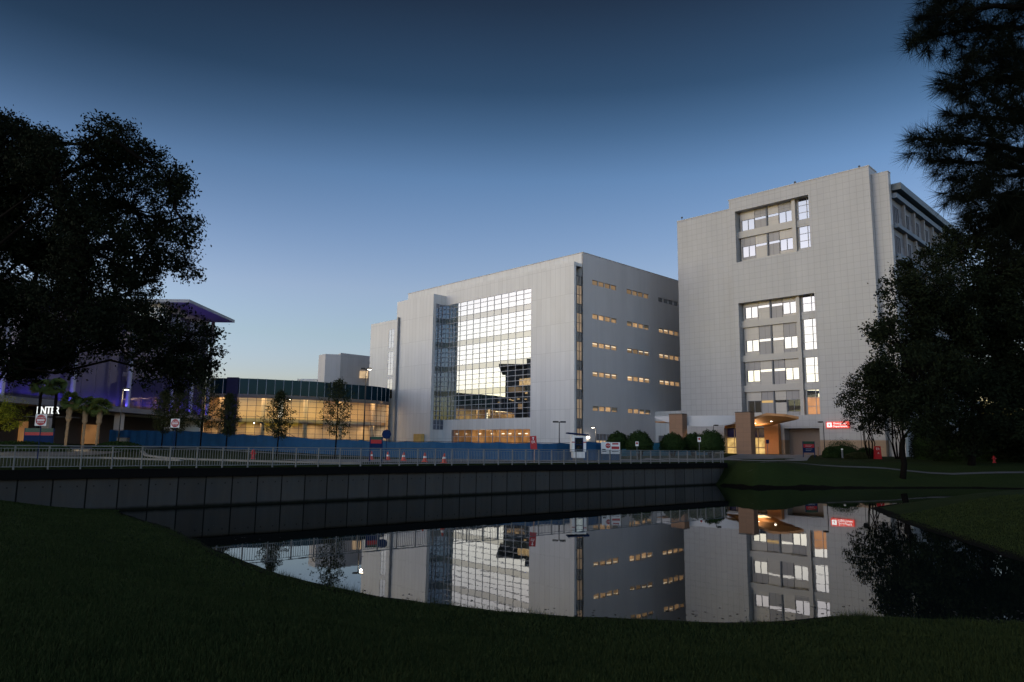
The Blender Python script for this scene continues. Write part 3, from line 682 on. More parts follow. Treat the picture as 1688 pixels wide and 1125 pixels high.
# garage and entrance recess
MB().box(-13.85, -8.68, 1.70, 1.99, 1.6, 6.25).build('garage_back', plain('garage_wall', (.22, .17, .14), .8), T)
ent = MB()
for k in range(8): ent.box(-23.7 + 1.3 * k - .05, -23.7 + 1.3 * k + .05, 1.2, 1.32, 1.6, 6.4)
for z in (3.4, 4.9): ent.box(-23.7, -14.6, 1.2, 1.32, z - .08, z + .08)
eo = ent.build('entrance_glazing', plain('entrance_frame', (.5, .35, .2), .5), T)
MB().quad((-23.7, 1.26, 1.6), (-14.6, 1.26, 1.6), (-14.6, 1.26, 4.85), (-23.7, 1.26, 4.85)).build('lit_glazing', M['lit_yellow'], eo)
MB().quad((-23.7, 1.26, 4.9), (-14.6, 1.26, 4.9), (-14.6, 1.26, 6.4), (-23.7, 1.26, 6.4)).build('navy_glazing', plain('navy_glass', (.01, .012, .06), .2), eo)
MB().box(-16.5, -14.35, -.9, -.01, 1.6, 6.9).build('porch_wall', plain('orange_stone', (.50, .21, .07), .7, .1), T)
# canopy: sloping wood soffit, white curved fascia
soff = [(37.9, 107.0, 6.5), (31.9, 108.0, 6.2), (32.3, 104.0, 6.45), (33.7, 101.0, 7.15), (35.4, 100.0, 7.8), (37.2, 98.2, 7.6), (38.9, 97.6, 7.25)]
cn = thing('entrance_canopy', 'orange wood canopy with curved white fascia over the tower entrance', 'canopy', (33, 102, 2.4))
def loc3(p): return (p[0] - 33, p[1] - 102, p[2] - 2.4)
sp = [loc3(p) for p in soff]; mb = MB(); mb.prism([(p[0], p[1]) for p in sp][::-1], [p[2] for p in sp][::-1], [p[2] + .35 for p in sp][::-1]); mb.build('soffit', M['wood'], cn)
arc = []
for i in range(29):
    t = i / 28; x = 21.9 + (32.6 - 21.9) * t; y = 109.8 - 6.6 * t - 1.1 * math.sin(math.pi * t); arc.append((x, y, 7.85 - 1.5 * math.sin(math.pi * min(.86, t * .86 + .02)) ** .7, 7.9))
mb = MB()
for a, b in zip(arc, arc[1:]):
    A0, A1, B0, B1 = loc3((a[0], a[1], a[2])), loc3((a[0], a[1], a[3])), loc3((b[0], b[1], b[2])), loc3((b[0], b[1], b[3]))
    o = .25; up_ = lambda p: (p[0], p[1] + o, p[2])
    mb.quad(A0, B0, B1, A1); mb.quad(up_(B0), up_(A0), up_(A1), up_(B1)); mb.quad(A1, B1, up_(B1), up_(A1)); mb.quad(up_(A0), up_(B0), B0, A0)
mb.build('fascia', plain('canopy_white', (.50, .51, .54), .4, .03), cn)
mb = MB(); pts = [loc3((a[0], a[1] + .26, 0))[:2] for a in arc] + [loc3((34, 109, 0))[:2], loc3((24, 112.5, 0))[:2]]
mb.prism(pts, 4.6, 4.75); mb.build('deck', M['wood'], cn)
cl = MB()
for x, y, z in ((33.5, 104.5, 6.52), (35.6, 103.8, 6.95), (34.4, 102.3, 7.0), (36.5, 101, 7.25)): a = loc3((x, y, z)); cl.box(a[0] - .22, a[0] + .22, a[1] - .15, a[1] + .15, a[2] - .25, a[2] - .2)
cl.build('downlight', M['bulb'], cn)
area('canopy_light', (35, 104, 6.2), 3, 9, (1, .62, .3), (math.pi, 0, 0)); area('canopy_light', (35, 104.3, 6.3), 3, 9, (1, .62, .3), (0, 0, 0))
area('canopy_light', (28, 106.5, 6.3), 3, 10, (1, .62, .3), (R(35), 0, 0))
def pillar(x, y, w_, z, label):
    o = thing('entrance_pillar', label, 'pillar', (x, y, 2.3), R(-44.65), 'brown stone pillars of the entrance')
    MB().box(-w_ / 2, w_ / 2, -.4, .9, -.6, z - 2.3).build('shaft', M['brown'], o); MB().box(-w_ / 2 - .05, w_ / 2 + .05, -.45, .95, z - 2.299, z - 2.2).build('cap', M['black'], o)
pillar(32.2, 99.8, 2.2, 8.15, 'wide brown stone pillar left of the orange wood canopy'); pillar(24.4, 106.2, 2.2, 8.08, 'brown stone pillar at the left end of the white canopy')
es = thing('emergency_sign', 'glowing red sign with white cross and lettering on the tower wall', 'sign', (50.12, 96.94, 0), R(-44.65))
MB().box(-7.65, -4.55, -.28, -.02, 6.2, 7.12).build('panel', M['signred'], es)
q = MB().box(-7.5, -6.86, -.30, -.281, 6.34, 6.98); q.build('cross_plate', M['signwhite'], es)
q = MB().box(-7.23, -7.13, -.31, -.301, 6.44, 6.88).box(-7.40, -7.231, -.31, -.301, 6.61, 6.71).box(-7.129, -6.96, -.31, -.301, 6.61, 6.71); q.build('cross', M['signred'], es)
text('lettering', 'Emergency\nDepartment', .40, M['signwhite'], es, (-5.72, -.29, 6.66))

# ------------------------------------------------------------------ atrium
AT = thing('atrium', 'curved two storey glass hall glowing warm under a dark glass band', 'building')
cur = [(-52.2, 122.8), (-50.2, 122.8), (-48.4, 122.8), (-46.2, 122.6), (-43.2, 123.3), (-40.4, 124.7), (-37.2, 126.2), (-34.1, 128.0), (-31.8, 130.4), (-29.6, 133.0), (-27.4, 134.9), (-25.7, 136.8), (-24.5, 139.6), (-23.6, 142.2)]
def resample(P, step):
    P = [Vector(p) for p in P]; out = [P[0]]; acc = 0
    for a, b in zip(P, P[1:]):
        L_ = (b - a).length; t = step - acc
        while t <= L_: out.append(a.lerp(b, t / L_)); t += step
        acc = L_ - (t - step)
    return out
cr = resample(cur, 1.45)
cg, cm, cbm, cf = MB(), MB(), MB(), MB()
for a, b in zip(cr, cr[1:]):
    cg.quad((*a, 2.2), (*b, 2.2), (*b, 10.8), (*a, 10.8)); cbm.quad((*a, 11.45), (*b, 11.45), (*b, 14.1), (*a, 14.1))
    t = (b - a).normalized(); n_ = Vector((t.y, -t.x))
    A, Bb = a + n_ * .06, b + n_ * .06; cf.prism([tuple(A), tuple(Bb), tuple(b - n_ * .2), tuple(a - n_ * .2)], 10.82, 11.44)
    for z in np.arange(3.0, 10.9, .93): cm.prism([tuple(a + n_ * .03), tuple(b + n_ * .03), tuple(b - n_ * .04), tuple(a - n_ * .04)], z - .03, z + .03)
lm = MB()
for a in cr: lm.tube([(a.x, a.y - .03, 11.3), (a.x, a.y - .03, 14.15)], .05, 4); cm.tube([(a.x, a.y, 2.2), (a.x, a.y, 10.82)], .04, 4)
go = cm.build('mullions', M['dmull'], AT); go['kind'] = 'stuff'
cg.build('glazing', M['atglass'], AT)
bo = cbm.build('glass_band', M['atdark'], AT); lm.build('band_fins', M['mull'], AT); cf.build('fascia', plain('atrium_fascia', (.16, .13, .11), .7), AT)
inn_ = [p + Vector((-3.0, 7.5)) for p in cr]
bw, fl, rf = MB(), MB(), MB()
for a, b, c_, d_ in zip(cr, cr[1:], inn_, inn_[1:]):
    bw.quad((*c_, 2), (*d_, 2), (*d_, 11.5), (*c_, 11.5))
    n1 = a.lerp(c_, .35); n2 = b.lerp(d_, .35)
    fl.prism([tuple(n1), tuple(n2), tuple(d_), tuple(c_)], 6.9, 7.45)
    rf.quad((*(a + Vector((-.05, .2))), 11.5), (*(b + Vector((-.05, .2))), 11.5), (*d_, 11.5), (*c_, 11.5)); rf.quad((*a, 14.1), (*b, 14.1), (*d_, 14.1), (*c_, 14.1)); rf.quad((*a, 2.25), (*b, 2.25), (*d_, 2.25), (*c_, 2.25))
bw.quad((*cr[0], 2), (*inn_[0], 2), (*inn_[0], 14), (*cr[0], 14)); bw.quad((*inn_[-1], 2), (*cr[-1], 2), (*cr[-1], 14), (*inn_[-1], 14)); bw.build('back_wall', M['interior'], AT); fl.build('upper_floor', M['interior'], AT); rf.build('roof', M['interior'], AT)
for k in range(2, len(cr) - 2, 5):
    p = cr[k].lerp(inn_[k], .5); MB().tube([(p.x, p.y, 2.2), (p.x, p.y, 11.49)], .42, 12).build('column', M['interior'], AT)
for k in range(2, len(cr) - 1, 4):
    p = cr[k].lerp(inn_[k], .4); area('atrium_light', (p.x, p.y, 11.3), 4.0, 25, (1, .66, .36)); q = cr[k].lerp(inn_[k], .65); area('atrium_light', (q.x, q.y, 6.7), 3.0, 16, (1, .66, .36))
p0, p1 = cr[8].lerp(inn_[8], .3), cr[16].lerp(inn_[16], .3)
sr = MB(); sr.tube([(p0.x - 3, p0.y, 7.3), (p0.x + 5.5, p0.y + 1, 2.6)], .16, 6); sr.tube([(p0.x - 3, p0.y + .2, 8.1), (p0.x + 5.5, p0.y + 1.2, 3.4)], .05, 5); sr.build('stair_rail', M['dmull'], AT)
q = cr[9].lerp(inn_[9], .5); MB().box(q.x - .35, q.x + .35, q.y, q.y + .2, 7.6, 10.6).build('lit_panel', M['lit_white'], AT)
MB().box(-48.6, -46.6, 122.5, 122.75, 2.2, 14.25).build('blue_fin', plain('deep_blue', (.004, .005, .03), .4), AT)
# far blocks behind the atrium
FB = thing('distant_block', 'small pale blocks rising behind the glass hall roof', 'building', (-35.3, 165, 0), 0)
a = MB()
P = lambda *q: [(x + 35.3, y - 165) for x, y in q]
a.prism(P((-35.35, 165 - 0), (-25, 175), (-40, 190), (-45, 175), (-38.7, 161.5)), 1.5, 23.6); a.build('wall', M['grey'], FB)
a = MB(); a.prism(P((-41.9, 160.5), (-38.72, 161.5), (-45.01, 176), (-47, 177), (-44.05, 163)), 1.5, 23.2); a.build('annex_wall', M['grey'], FB)
a = MB(); a.prism(P((-49.6, 166), (-45, 166), (-45, 172), (-50.5, 172)), 1.5, 18.0); a.build('low_roof_wall', M['white'], FB)
f = MB().box(.35, 2.3, -.3, -.2, 18.2, 19.9); f.build('window', M['lit'], FB)

# ------------------------------------------------------------------ building C: purple lit glass building
Cb = thing('glass_hall', 'tall glass fronted hall washed with purple and blue light', 'building')
fx = -51.0
gC = MB()
for k in range(20):
    y0 = 62 + 2.89 * k
    z1 = 19.0 if y0 < 104 else 22.3
    gC.quad((fx, y0 + .03, 7.6), (fx, y0 + 2.86, 7.6), (fx, y0 + 2.86, z1), (fx, y0 + .03, z1))
gC.build('glass_wall', M['cglass'], Cb)
mC = MB()
for k in range(21): y = 62 + 2.89 * k; mC.box(fx - .15, fx - .02, y - .03, y + .03, 7.6, 19.0)
for z in (11.4, 15.2): mC.box(fx - .14, fx - .03, 62, 119.8, z - .04, z + .04)
mC.build('mullions', M['dmull'], Cb)
MB().box(-53, -49.9, 60, 120.3, 6.9, 7.55).build('ledge', plain('ledge_metal', (.14, .14, .17), .5), Cb)
MB().box(-75, -50.2, 60, 104.2, 19.0, 19.4).build('lower_roof', plain('hall_roof', (.26, .27, .30), .6), Cb)
MB().box(-75, -47.0, 102.7, 120.1, 23.3, 23.75).build('upper_roof', plain('hall_roof', (.26, .27, .30), .6), Cb)
MB().box(-56, -51.3, 104.2, 119.6, 19.41, 23.29).build('clerestory', M['fin'], Cb)
MB().box(-74, -51.4, 119.5, 119.9, 1.9, 23.2).build('end_wall', M['fin'], Cb)
q = MB(); 
for z in (11.4, 15.2): q.box(-74, -51.6, 62, 119.4, z - .3, z)
q.box(-74, -73, 62, 119.4, 2, 19); q.build('interior_floors', M['interior_dark'], Cb)
for y in (71, 82.5, 94.6, 106.8, 113.2, 119.5): MB().tube([(-50.35, y, 7.56), (-50.35, y, 18.99 if y < 104 else 23.29)], .28, 12).build('column', plain('hall_column', (.26, .26, .28), .6), Cb)
q = MB(); q.box(-58, -57.5, 62, 119, 1.9, 6.89); q.build('ground_floor_wall', plain('ground_dark', (.05, .035, .03), .8), Cb)
for y0, y1, mt in ((66, 74, 'w'), (84.5, 86, 'w'), (97, 101, 'w')): MB().box(-57.4, -57.3, y0, y1, 2.6, 5.4).build('lit_window', emit('ground_glow', (1, .45, .15), .22, .6, .8), Cb)
for y in (80.3, 95, 109): MB().box(-51.9, -51.0, y - .4, y + .4, 1.9, 6.89).build('pier', plain('pale_pier', (.5, .42, .38), .7), Cb)
cl_ = MB()
for px, py, y in ((24, 627, 84), (61, 620, 84), (76, 608, 88), (155, 621, 98), (128, 580, 92), (160, 569, 97)):
    x = (px - 844) / 1185 * y; z = 3.2 + (727 - py) / 1185 * y; cl_.lathe([(0, -.04), (.26, -.03), (.28, .04), (0, .05)], 10, (min(x, -51.5), y, z))
cl_.build('ceiling_lights', M['bulb'], Cb)
for k in range(5):
    y = 68 + 11.5 * k; o = area('blue_wash', (-50.45, y, 7.75), .3, 17, (.12, .08, 1.0), (0, R(193), 0), sy=10.5)
    area('purple_wash', (-48.5, y, 7.3), 1.2, 2.5, (.5, .15, .6), (0, R(205), 0), sy=10.5)
area('soffit_wash', (-49.3, 112, 20), 1.0, 1, (.3, .16, 1.0), (0, R(180), 0), sy=10)
RH = MB().box(-75, -55, 120.0, 125.4, 1.9, 22.6); RH.build('rear_wall', M['dmull'], Cb)
MB().box(-76, -53.6, 120.0, 127.0, 22.61, 23.2).build('rear_roof', M['dmull'], Cb)
q = MB()
for z0, y0, y1 in ((16.3, 120.6, 124.6), (12.2, 121, 122.2), (12.2, 123.4, 124.8), (8.0, 120.6, 121.4), (8.0, 122.6, 124.4)): q.box(-55.0, -54.95, y0, y1, z0, z0 + 1.3)
q.build('lit_windows', emit('rear_glow', (1, .6, .3), .5, .6, .7), Cb)
# canopy with lettering
en = thing('enter_sign', 'white glowing ENTER letters on a dark canopy edge', 'sign', (-48.45, 75, 5.7))
MB().box(-2.2, 2.0, .02, 3.0, -.1, .0).build('canopy_edge', M['black'], en)
text('lettering', 'ENTER', 1.08, M['signwhite'], en, (.35, 0, .56), depth=.04).scale = (.74, 1, 1)
# ------------------------------------------------------------------ construction fence
def fence(name, pts, mat, label, hgt, seg=3.0, wav=.05):
    P = resample(pts, seg); P.append(Vector(pts[-1])) if (P[-1] - Vector(pts[-1])).length > .3 else None
    o = thing(name, label, 'fence', (P[0].x, P[0].y, 0)); o0 = P[0]
    fb = MB(); rn = random.Random(len(pts) * 7 + int(P[0].x))
    n = 0
    rows_ = []
    for i, (a, b) in enumerate(zip(P, P[1:])):
        for k in range(8):
            p = a.lerp(b, k / 8); z = float(plat(p.x, p.y)); sag = -.07 * math.sin(math.pi * k / 8) + rn.uniform(-.012, .012)
            t = (b - a).normalized(); off = Vector((-t.y, t.x)) * (.05 * math.sin(k * 1.7 + i))
            rows_.append((p - o0 + off, z, hgt(p) + sag))
    rows_.append((P[-1] - o0, float(plat(P[-1].x, P[-1].y)), hgt(P[-1])))
    for (a, za, ha), (b, zb, hb) in zip(rows_, rows_[1:]):
        fb.quad((a.x, a.y, za + .03), (b.x, b.y, zb + .03), (b.x, b.y, zb + hb), (a.x, a.y, za + ha))
    fb.build('fabric', mat, o, smooth=True)
    rb = MB()
    for i, p in enumerate(P):
        z = float(plat(p.x, p.y)); q = p - o0; MB().tube([(q.x, q.y + .1, z), (q.x, q.y + .1, z + hgt(p) + .05)], .03, 6).build('post', M['black'], o)
        if i: c_ = P[i - 1] - o0; rb.tube([(c_.x, c_.y + .1, float(plat(P[i-1].x, P[i-1].y)) + hgt(P[i-1])), (q.x, q.y + .1, z + hgt(p))], .022, 5)
    rb.build('top_rail', M['black'], o); return o
fence('construction_fence', [(-48.7, 88), (-40, 84.4), (-30, 80), (-20, 74.6), (-14.4, 71)], M['blue'], 'long blue fabric site fence behind the grass island at left', lambda p: 1.85 if p.x < -35 else (1.7 if p.x < -22 else 1.58))
fence('construction_fence', [(-14.2, 69.5), (-7.7, 64.5), (1.3, 62.3), (10.1, 67.2)], M['blue'], 'blue fabric site fence behind the cones, ending at the white signs', lambda p: 1.5 if p.x < 6 else 1.65)
fence('construction_fence', [(13.5, 92), (22, 94), (26, 96)], M['teal'], 'short teal fabric fence behind the clipped round trees', lambda p: 1.7)

# ------------------------------------------------------------------ lamps
def street_lamp(kind, x, y, ztop, label, lit, group='lamp posts around the site'):
    g = float(plat(x, y)); o = thing('street_lamp', label, 'lamp post', (x, y, g), 0, group); h = ztop - g
    r = .11 if h > 9 else .06
    MB().tube([(0, 0, .1), (0, 0, h)], [r, r * .6], 10).build('pole', M['black'], o, True)
    MB().lathe([(0, 0), (r * 2.2, 0), (r * 2.2, .25), (r * 1.2, .32), (0, .33)], 12).build('base', M['concrete'] if h > 9 else M['black'], o)
    hs = MB(); em = MB()
    if kind == 'T': S2 = [(-1, .62), (1, .62)]
    elif kind == 'big': S2 = [(-1, .68), (1, .68)]
    elif kind == 'R': S2 = [(1, .55)]
    else: S2 = [(-1, .6)]
    for sgn, L_ in S2:
        hh = .18 if kind == 'big' else .13
        hs.box(min(sgn * .1, sgn * L_), max(sgn * .1, sgn * L_), -.2, .2, h - .02, h + hh); hs.box(min(0, sgn * .1), max(0, sgn * .1), -.04, .04, h, h + .08)
    hd = hs.build('lamp_head', M['black'], o)
    for sgn, L_ in S2:
        if lit == 'both' or (lit == 'right' and sgn > 0) or (lit == 'left' and sgn < 0):
            em.box(min(sgn * .2, sgn * (L_ - .05)), max(sgn * .2, sgn * (L_ - .05)), -.15, .15, h - .07, h - .021)
            em.build('lens', M['bulb'], hd)
            point('lamp_light', (x + sgn * .4, y - .1, ztop - .3), 14 if h < 9 else 10, (1, .78, .5), .12)
    return o
street_lamp('big', -19.39, 95.5, 13.1, 'tall black twin lamp post beside the glass hall with its right head lit', 'right')
street_lamp('T', 4.66, 69.8, 5.5, 'black T shaped twin lamp post behind the blue fence', None)
street_lamp('R', 24.41, 87.2, 5.9, 'unlit black lamp post beside the clipped round trees', None)
street_lamp('L', 38.33, 88.7, 6.5, 'black lamp post right of the garage opening', None)
street_lamp('L', 11.6, 99, 5.85, 'small lit lamp post at the corner of the white block', 'left')
street_lamp('R', -37.81, 70, 8.2, 'lit lamp post in front of the purple glass hall', 'right')

# ------------------------------------------------------------------ signs
def post_sign(name, label, cat, x, y, zc, build, g=None, group=None, tilt=0):
    gz = hz(x, y); o = thing(name, label, cat, (x, y, gz), tilt, group); build(o, zc - gz); return o
def dne(o, zc):
    MB().tube([(0, 0, 0), (0, 0, zc + .3)], .035, 8).build('pole', M['navy'], o)
    MB().box(-.37, .37, -.06, -.04, zc - .37, zc + .37).build('plate', M['whitep'], o)
    mb = MB(); n = 32; c_ = [(.34 * math.cos(2 * math.pi * i / n), .34 * math.sin(2 * math.pi * i / n)) for i in range(n)]
    mb.v = [(a, -.066, zc + b) for a, b in c_]; mb.f = [tuple(range(n))]; mb.mi = [0]; mb.build('disc', M['red'], o)
    MB().box(-.25, .25, -.074, -.068, zc - .045, zc + .045).build('bar', M['whitep'], o)
    text('lettering', 'DO NOT', .15, M['whitep'], o, (0, -.075, zc + .15), depth=.002); text('lettering', 'ENTER', .15, M['whitep'], o, (0, -.075, zc - .15), depth=.002)
post_sign('do_not_enter_sign', 'red and white no entry sign under the ENTER letters', 'sign', -30.5, 47, 4.5, dne, group='no entry signs')
post_sign('do_not_enter_sign', 'red and white no entry sign between thin trees before the blue fence', 'sign', -28.6, 61.7, 4.78, dne, group='no entry signs')
def way(w_, h_, z0, lines=True, fr=(.45, .75)):
    def f(o, zc):
        zb = zc - h_ / 2; zt = zc + h_ / 2
        for x in (-w_ / 2, w_ / 2 - .08): MB().box(x, x + .08, -.04, .04, 0, zt).build('post', M['navy'], o)
        MB().box(-w_ / 2 + .08, w_ / 2 - .08, -.05, .03, zb, zb + h_ * fr[0]).build('panel', M['navy'], o)
        MB().box(-w_ / 2 + .08, w_ / 2 - .08, -.05, .03, zb + h_ * (fr[0] + .001), zb + h_ * fr[1]).build('red_panel', M['red'], o)
        MB().box(-w_ / 2 + .08, w_ / 2 - .08, -.05, .03, zb + h_ * (fr[1] + .001), zt).build('green_panel', M['green'], o)
        if lines:
            q = MB()
            for k, zz in enumerate((.66, .55, .33, .2)): q.box(-w_ * .28, w_ * (.28 - .1 * (k % 2)), -.058, -.051, zb + h_ * zz - .02, zb + h_ * zz + .02)
            q.build('arrow_lines', plain('dull_white', (.35, .35, .36), .6), o)
    return f
post_sign('wayfinding_sign', 'large navy sign with green and red bands beside the purple hall', 'sign', -44.2, 68, 3.45, way(2.8, 1.75, 0, False, (.62, .78)))
post_sign('wayfinding_sign', 'navy board with green and red bands in front of the blue fence', 'sign', -9.3, 50.2, 3.3, way(.9, .85, 0, False))
post_sign('wayfinding_sign', 'blue and red direction board on two posts by the tower drive', 'sign', 35.9, 87.5, 3.5, way(1.45, 1.35, 0))
def rnd(o, zc):
    MB().tube([(0, 0, 0), (0, 0, zc + .2)], .03, 8).build('pole', M['navy'], o)
    n = 8; mb = MB(); mb.tube([(0, -.05, zc), (0, -.03, zc)], .36, 8); mb.build('plate', M['navy'], o)
post_sign('sign_back', 'dark blue back of a roundish sign against the white block', 'sign', -9.25, 54.0, 3.95, rnd)
def rs(o, zc):
    MB().tube([(0, 0, 0), (0, 0, 1.9)], .04, 8).build('pole', plain('timber_post', (.35, .22, .16), .8), o)
    p = MB().box(-.24, .24, -.06, -.02, 0, 1.0).build('panel', M['red'], o); p.location = (-.05, 0, .95); p.rotation_euler = (0, R(-4), 0)
    text('lettering', 'ER', .26, M['whitep'], p, (0, -.065, .55), depth=.002); q = MB(); q.box(-.03, .03, -.07, -.061, .70, .86); q.v += [(-.09, -.065, .84), (.09, -.065, .84), (0, -.065, .95)]; q.f.append((len(q.v) - 3, len(q.v) - 2, len(q.v) - 1)); q.mi.append(0); q.build('arrow', M['whitep'], p)
post_sign('leaning_red_sign', 'red panel with white arrow leaning on a post behind the railing', 'sign', 1.75, 53.4, 3.5, rs)
def wsg(o, zc):
    for x in (-.8, .0, .8): MB().tube([(x, .02, 0), (x, .02, zc + .5)], .025, 6).build('post', M['black'], o)
    MB().box(-.85, -.02, -.04, -.02, zc - .55, zc + .5).build('left_panel', M['whitep'], o)
    MB().box(.0, .85, -.04, -.02, zc - .55, zc + .48).build('right_panel', M['whitep'], o)
    MB().tube([(-.23, -.05, zc + .18), (-.23, -.042, zc + .18)], .24, 8).build('octagon', M['red'], o)
    text('lettering', 'STOP', .17, M['whitep'], o, (-.23, -.055, zc + .18), depth=.002)
    q = MB().box(.08, .77, -.05, -.041, zc - .12, zc + .12).box(.15, .7, -.05, -.041, zc + .28, zc + .42); q.build('red_band', M['red'], o)
    q = MB().box(-.75, -.45, -.05, -.041, zc - .22, zc - .12).box(-.75, -.38, -.05, -.041, zc - .38, zc - .30).box(.1, .72, -.05, -.041, zc - .35, zc - .30); q.build('print', M['black'], o)
post_sign('site_safety_sign', 'pair of white notice boards with a red STOP octagon on the fence end', 'sign', 8.97, 65.3, 3.15, wsg)
def small(o, zc):
    MB().tube([(0, 0, 0), (0, 0, zc + .3)], .03, 6).build('pole', M['rail'], o)
    MB().box(-.17, .17, -.05, -.03, zc - .25, zc + .25).build('plate', M['whitep'], o); MB().tube([(0, -.06, zc + .06), (0, -.051, zc + .06)], .12, 12).build('ring', M['red'], o)
post_sign('parking_sign', 'small white and red parking sign before the right clipped trees', 'sign', 19.6, 75.5, 4.1, small, group='small roadside signs')
post_sign('parking_sign', 'small white and red sign before the middle clipped tree', 'sign', 13.9, 80, 3.6, small, group='small roadside signs')
def bsg(o, zc):
    MB().tube([(0, 0, 0), (0, 0, zc)], .03, 6).build('pole', M['rail'], o); MB().box(-.2, .2, -.05, -.03, zc - .3, zc + .2).build('plate', M['navy'], o)
post_sign('blue_plate_sign', 'small blue plate on a pole before the orange porch wall', 'sign', 33.6, 95, 4.2, bsg)
def afr(o, zc):
    for s_ in (-1, 1):
        p = MB().box(-.36, .36, -.02, .02, 0, 1.5).build('panel', M['red'], o); p.rotation_euler = (R(8 * s_), 0, 0); p.location = (0, s_ * .24, 0)
    text('lettering', 'ER', .4, M['whitep'], o, (0, -.12, 1.15), depth=.002, rx=R(82)); text('arrow', '^', .5, M['whitep'], o, (0, -.2, .6), depth=.002, rx=R(82))
post_sign('standing_board', 'bright red folding board with white print under the thin trees', 'sign board', 42.4, 84, 3, afr)
post_sign('sign_back', 'dark sign back on a thin pole before the tiled tower base', 'sign', 43.5, 90, 5.9, lambda o, zc: (MB().tube([(0, 0, 0), (0, 0, zc + .3)], .03, 6).build('pole', M['black'], o), MB().tube([(0, -.05, zc), (0, -.03, zc)], .38, 8).build('plate', M['black'], o)))
# booth
bt = thing('guard_booth', 'small white and blue guard booth with sloping roof', 'booth', (5.85, 63.2, 2.0), R(4))
b_ = MB(); b_.v = []; W1, W2 = .62, .50
b_.prism([(-W2, -.55), (W2, -.55), (W2, .6), (-W2, .6)], .25, .75)
for x0, x1 in ((-.62, -.38), (.38, .62)): b_.prism([(x0, -.55), (x1, -.55), (x1, .6), (x0, .6)], .75, 2.15)
b_.box(-.38, .38, -.55, .6, 1.98, 2.15); b_.build('body', M['whitep'], bt)
f = MB().box(-.37, -.31, -.56, -.5, .76, 1.97).box(.31, .37, -.56, -.5, .76, 1.97).box(-.3, .3, -.56, -.5, 1.36, 1.41).box(-.3, .3, -.56, -.5, .76, .82).box(-.3, .3, -.56, -.5, 1.91, 1.97); wo = f.build('window', M['navy'], bt)
MB().quad((-.3, -.53, .8), (.3, -.53, .8), (.3, -.53, 1.95), (-.3, -.53, 1.95)).build('pane', M['winglass'], wo)
q = MB(); q.prism([(-.95, -.75), (.85, -.75), (.85, .8), (-.95, .8)], [2.32, 2.16, 2.16, 2.32], [2.42, 2.27, 2.27, 2.42]); q.build('roof', M['navy'], bt)
MB().box(-.63, -.37, -.57, -.551, 1.55, 1.63).box(.37, .63, -.57, -.551, 1.55, 1.63).build('stripe', M['red'], bt)
MB().box(-.4, .4, -.4, .4, 0, .249).build('plinth', M['concrete'], bt)
# cones
def cone0():
    o = thing('traffic_cone', '', 'traffic cone', (0, 0, 0), 0, 'orange cones before the blue fence')
    MB().lathe([(.17, .04), (.045, .62), (.03, .64), (0, .64)], 16).build('body', M['orange'], o, True); MB().box(-.22, .22, -.22, .22, 0, .04).build('base', M['orange'], o)
    MB().lathe([(.122, .28), (.098, .40)], 16).build('stripe', M['whitep'], o); return o
c0 = cone0()
CL = ['leftmost orange cone by the navy banded board', 'second orange cone from the left near the round sign back', 'middle orange cone of the five', 'fourth orange cone from the left', 'largest and rightmost orange cone before the blue fence']
for i, ((x, y), l_) in enumerate(zip([(-10.8, 56.5), (-9.3, 55.2), (-7.9, 53.8), (-5.98, 50.8), (-4.38, 48.1)], CL)): place(c0, (x, y, hz(x, y) + .03), label=l_, first=i == 0)
# hydrants
def hydrant(x, y, label):
    o = thing('fire_hydrant', label, 'hydrant', (x, y, hz(x, y)), 0, 'red fire hydrants')
    MB().lathe([(.17, 0), (.17, .06), (.11, .08), (.11, .5), (.14, .52), (.13, .6), (.08, .68), (.03, .72), (0, .78)], 14).build('body', M['red'], o, True)
    MB().tube([(-.22, 0, .42), (.22, 0, .42)], .06, 10).build('outlets', M['red'], o)
hydrant(-19.3, 54.6, 'red fire hydrant on the grass island'); hydrant(49.5, 74.5, 'dim red hydrant in the dark at the far right'); hydrant(40.2, 93.0, 'red hydrant beside the low hedge near the tower base')
# planting bed and big barrier at left
def leaf_cloud(pts, size, elong=2.0):
    """one small leaf per point, random attitude"""
    n = len(pts); a = rng.normal(size=(n, 3)); a /= np.linalg.norm(a, axis=1)[:, None]; b = rng.normal(size=(n, 3)); b -= (a * b).sum(1)[:, None] * a; b /= np.linalg.norm(b, axis=1)[:, None]
    s = size * rng.uniform(.6, 1.3, n)[:, None]; P = pts; v = np.empty((n, 4, 3)); w_ = s / elong
    v[:, 0] = P - a * s * .5; v[:, 1] = P + b * w_ * .5; v[:, 2] = P + a * s * .5; v[:, 3] = P - b * w_ * .5
    return v.reshape(-1, 3)
def cloud_obj(name, V, mat, parent=None, k=4):
    n = len(V) // k; me = bpy.data.meshes.new(name); me.vertices.add(len(V)); me.vertices.foreach_set('co', np.asarray(V, np.float32).ravel())
    me.loops.add(len(V)); me.loops.foreach_set('vertex_index', np.arange(len(V), dtype=np.int32)); me.polygons.add(n)
    me.polygons.foreach_set('loop_start', np.arange(0, len(V), k, dtype=np.int32)); me.polygons.foreach_set('loop_total', np.full(n, k, dtype=np.int32))
    me.materials.append(mat); me.update(); o = bpy.data.objects.new(name, me); S_.collection.objects.link(o)
    if parent: o.parent = parent
    return o
def in_ball(n, c, r, shell=.0):
    d_ = rng.normal(size=(n, 3)); d_ /= np.linalg.norm(d_, axis=1)[:, None]; q = rng.uniform(shell, 1, n) ** (1 / 3)
    return np.asarray(c) + d_ * q[:, None] * np.asarray(r)
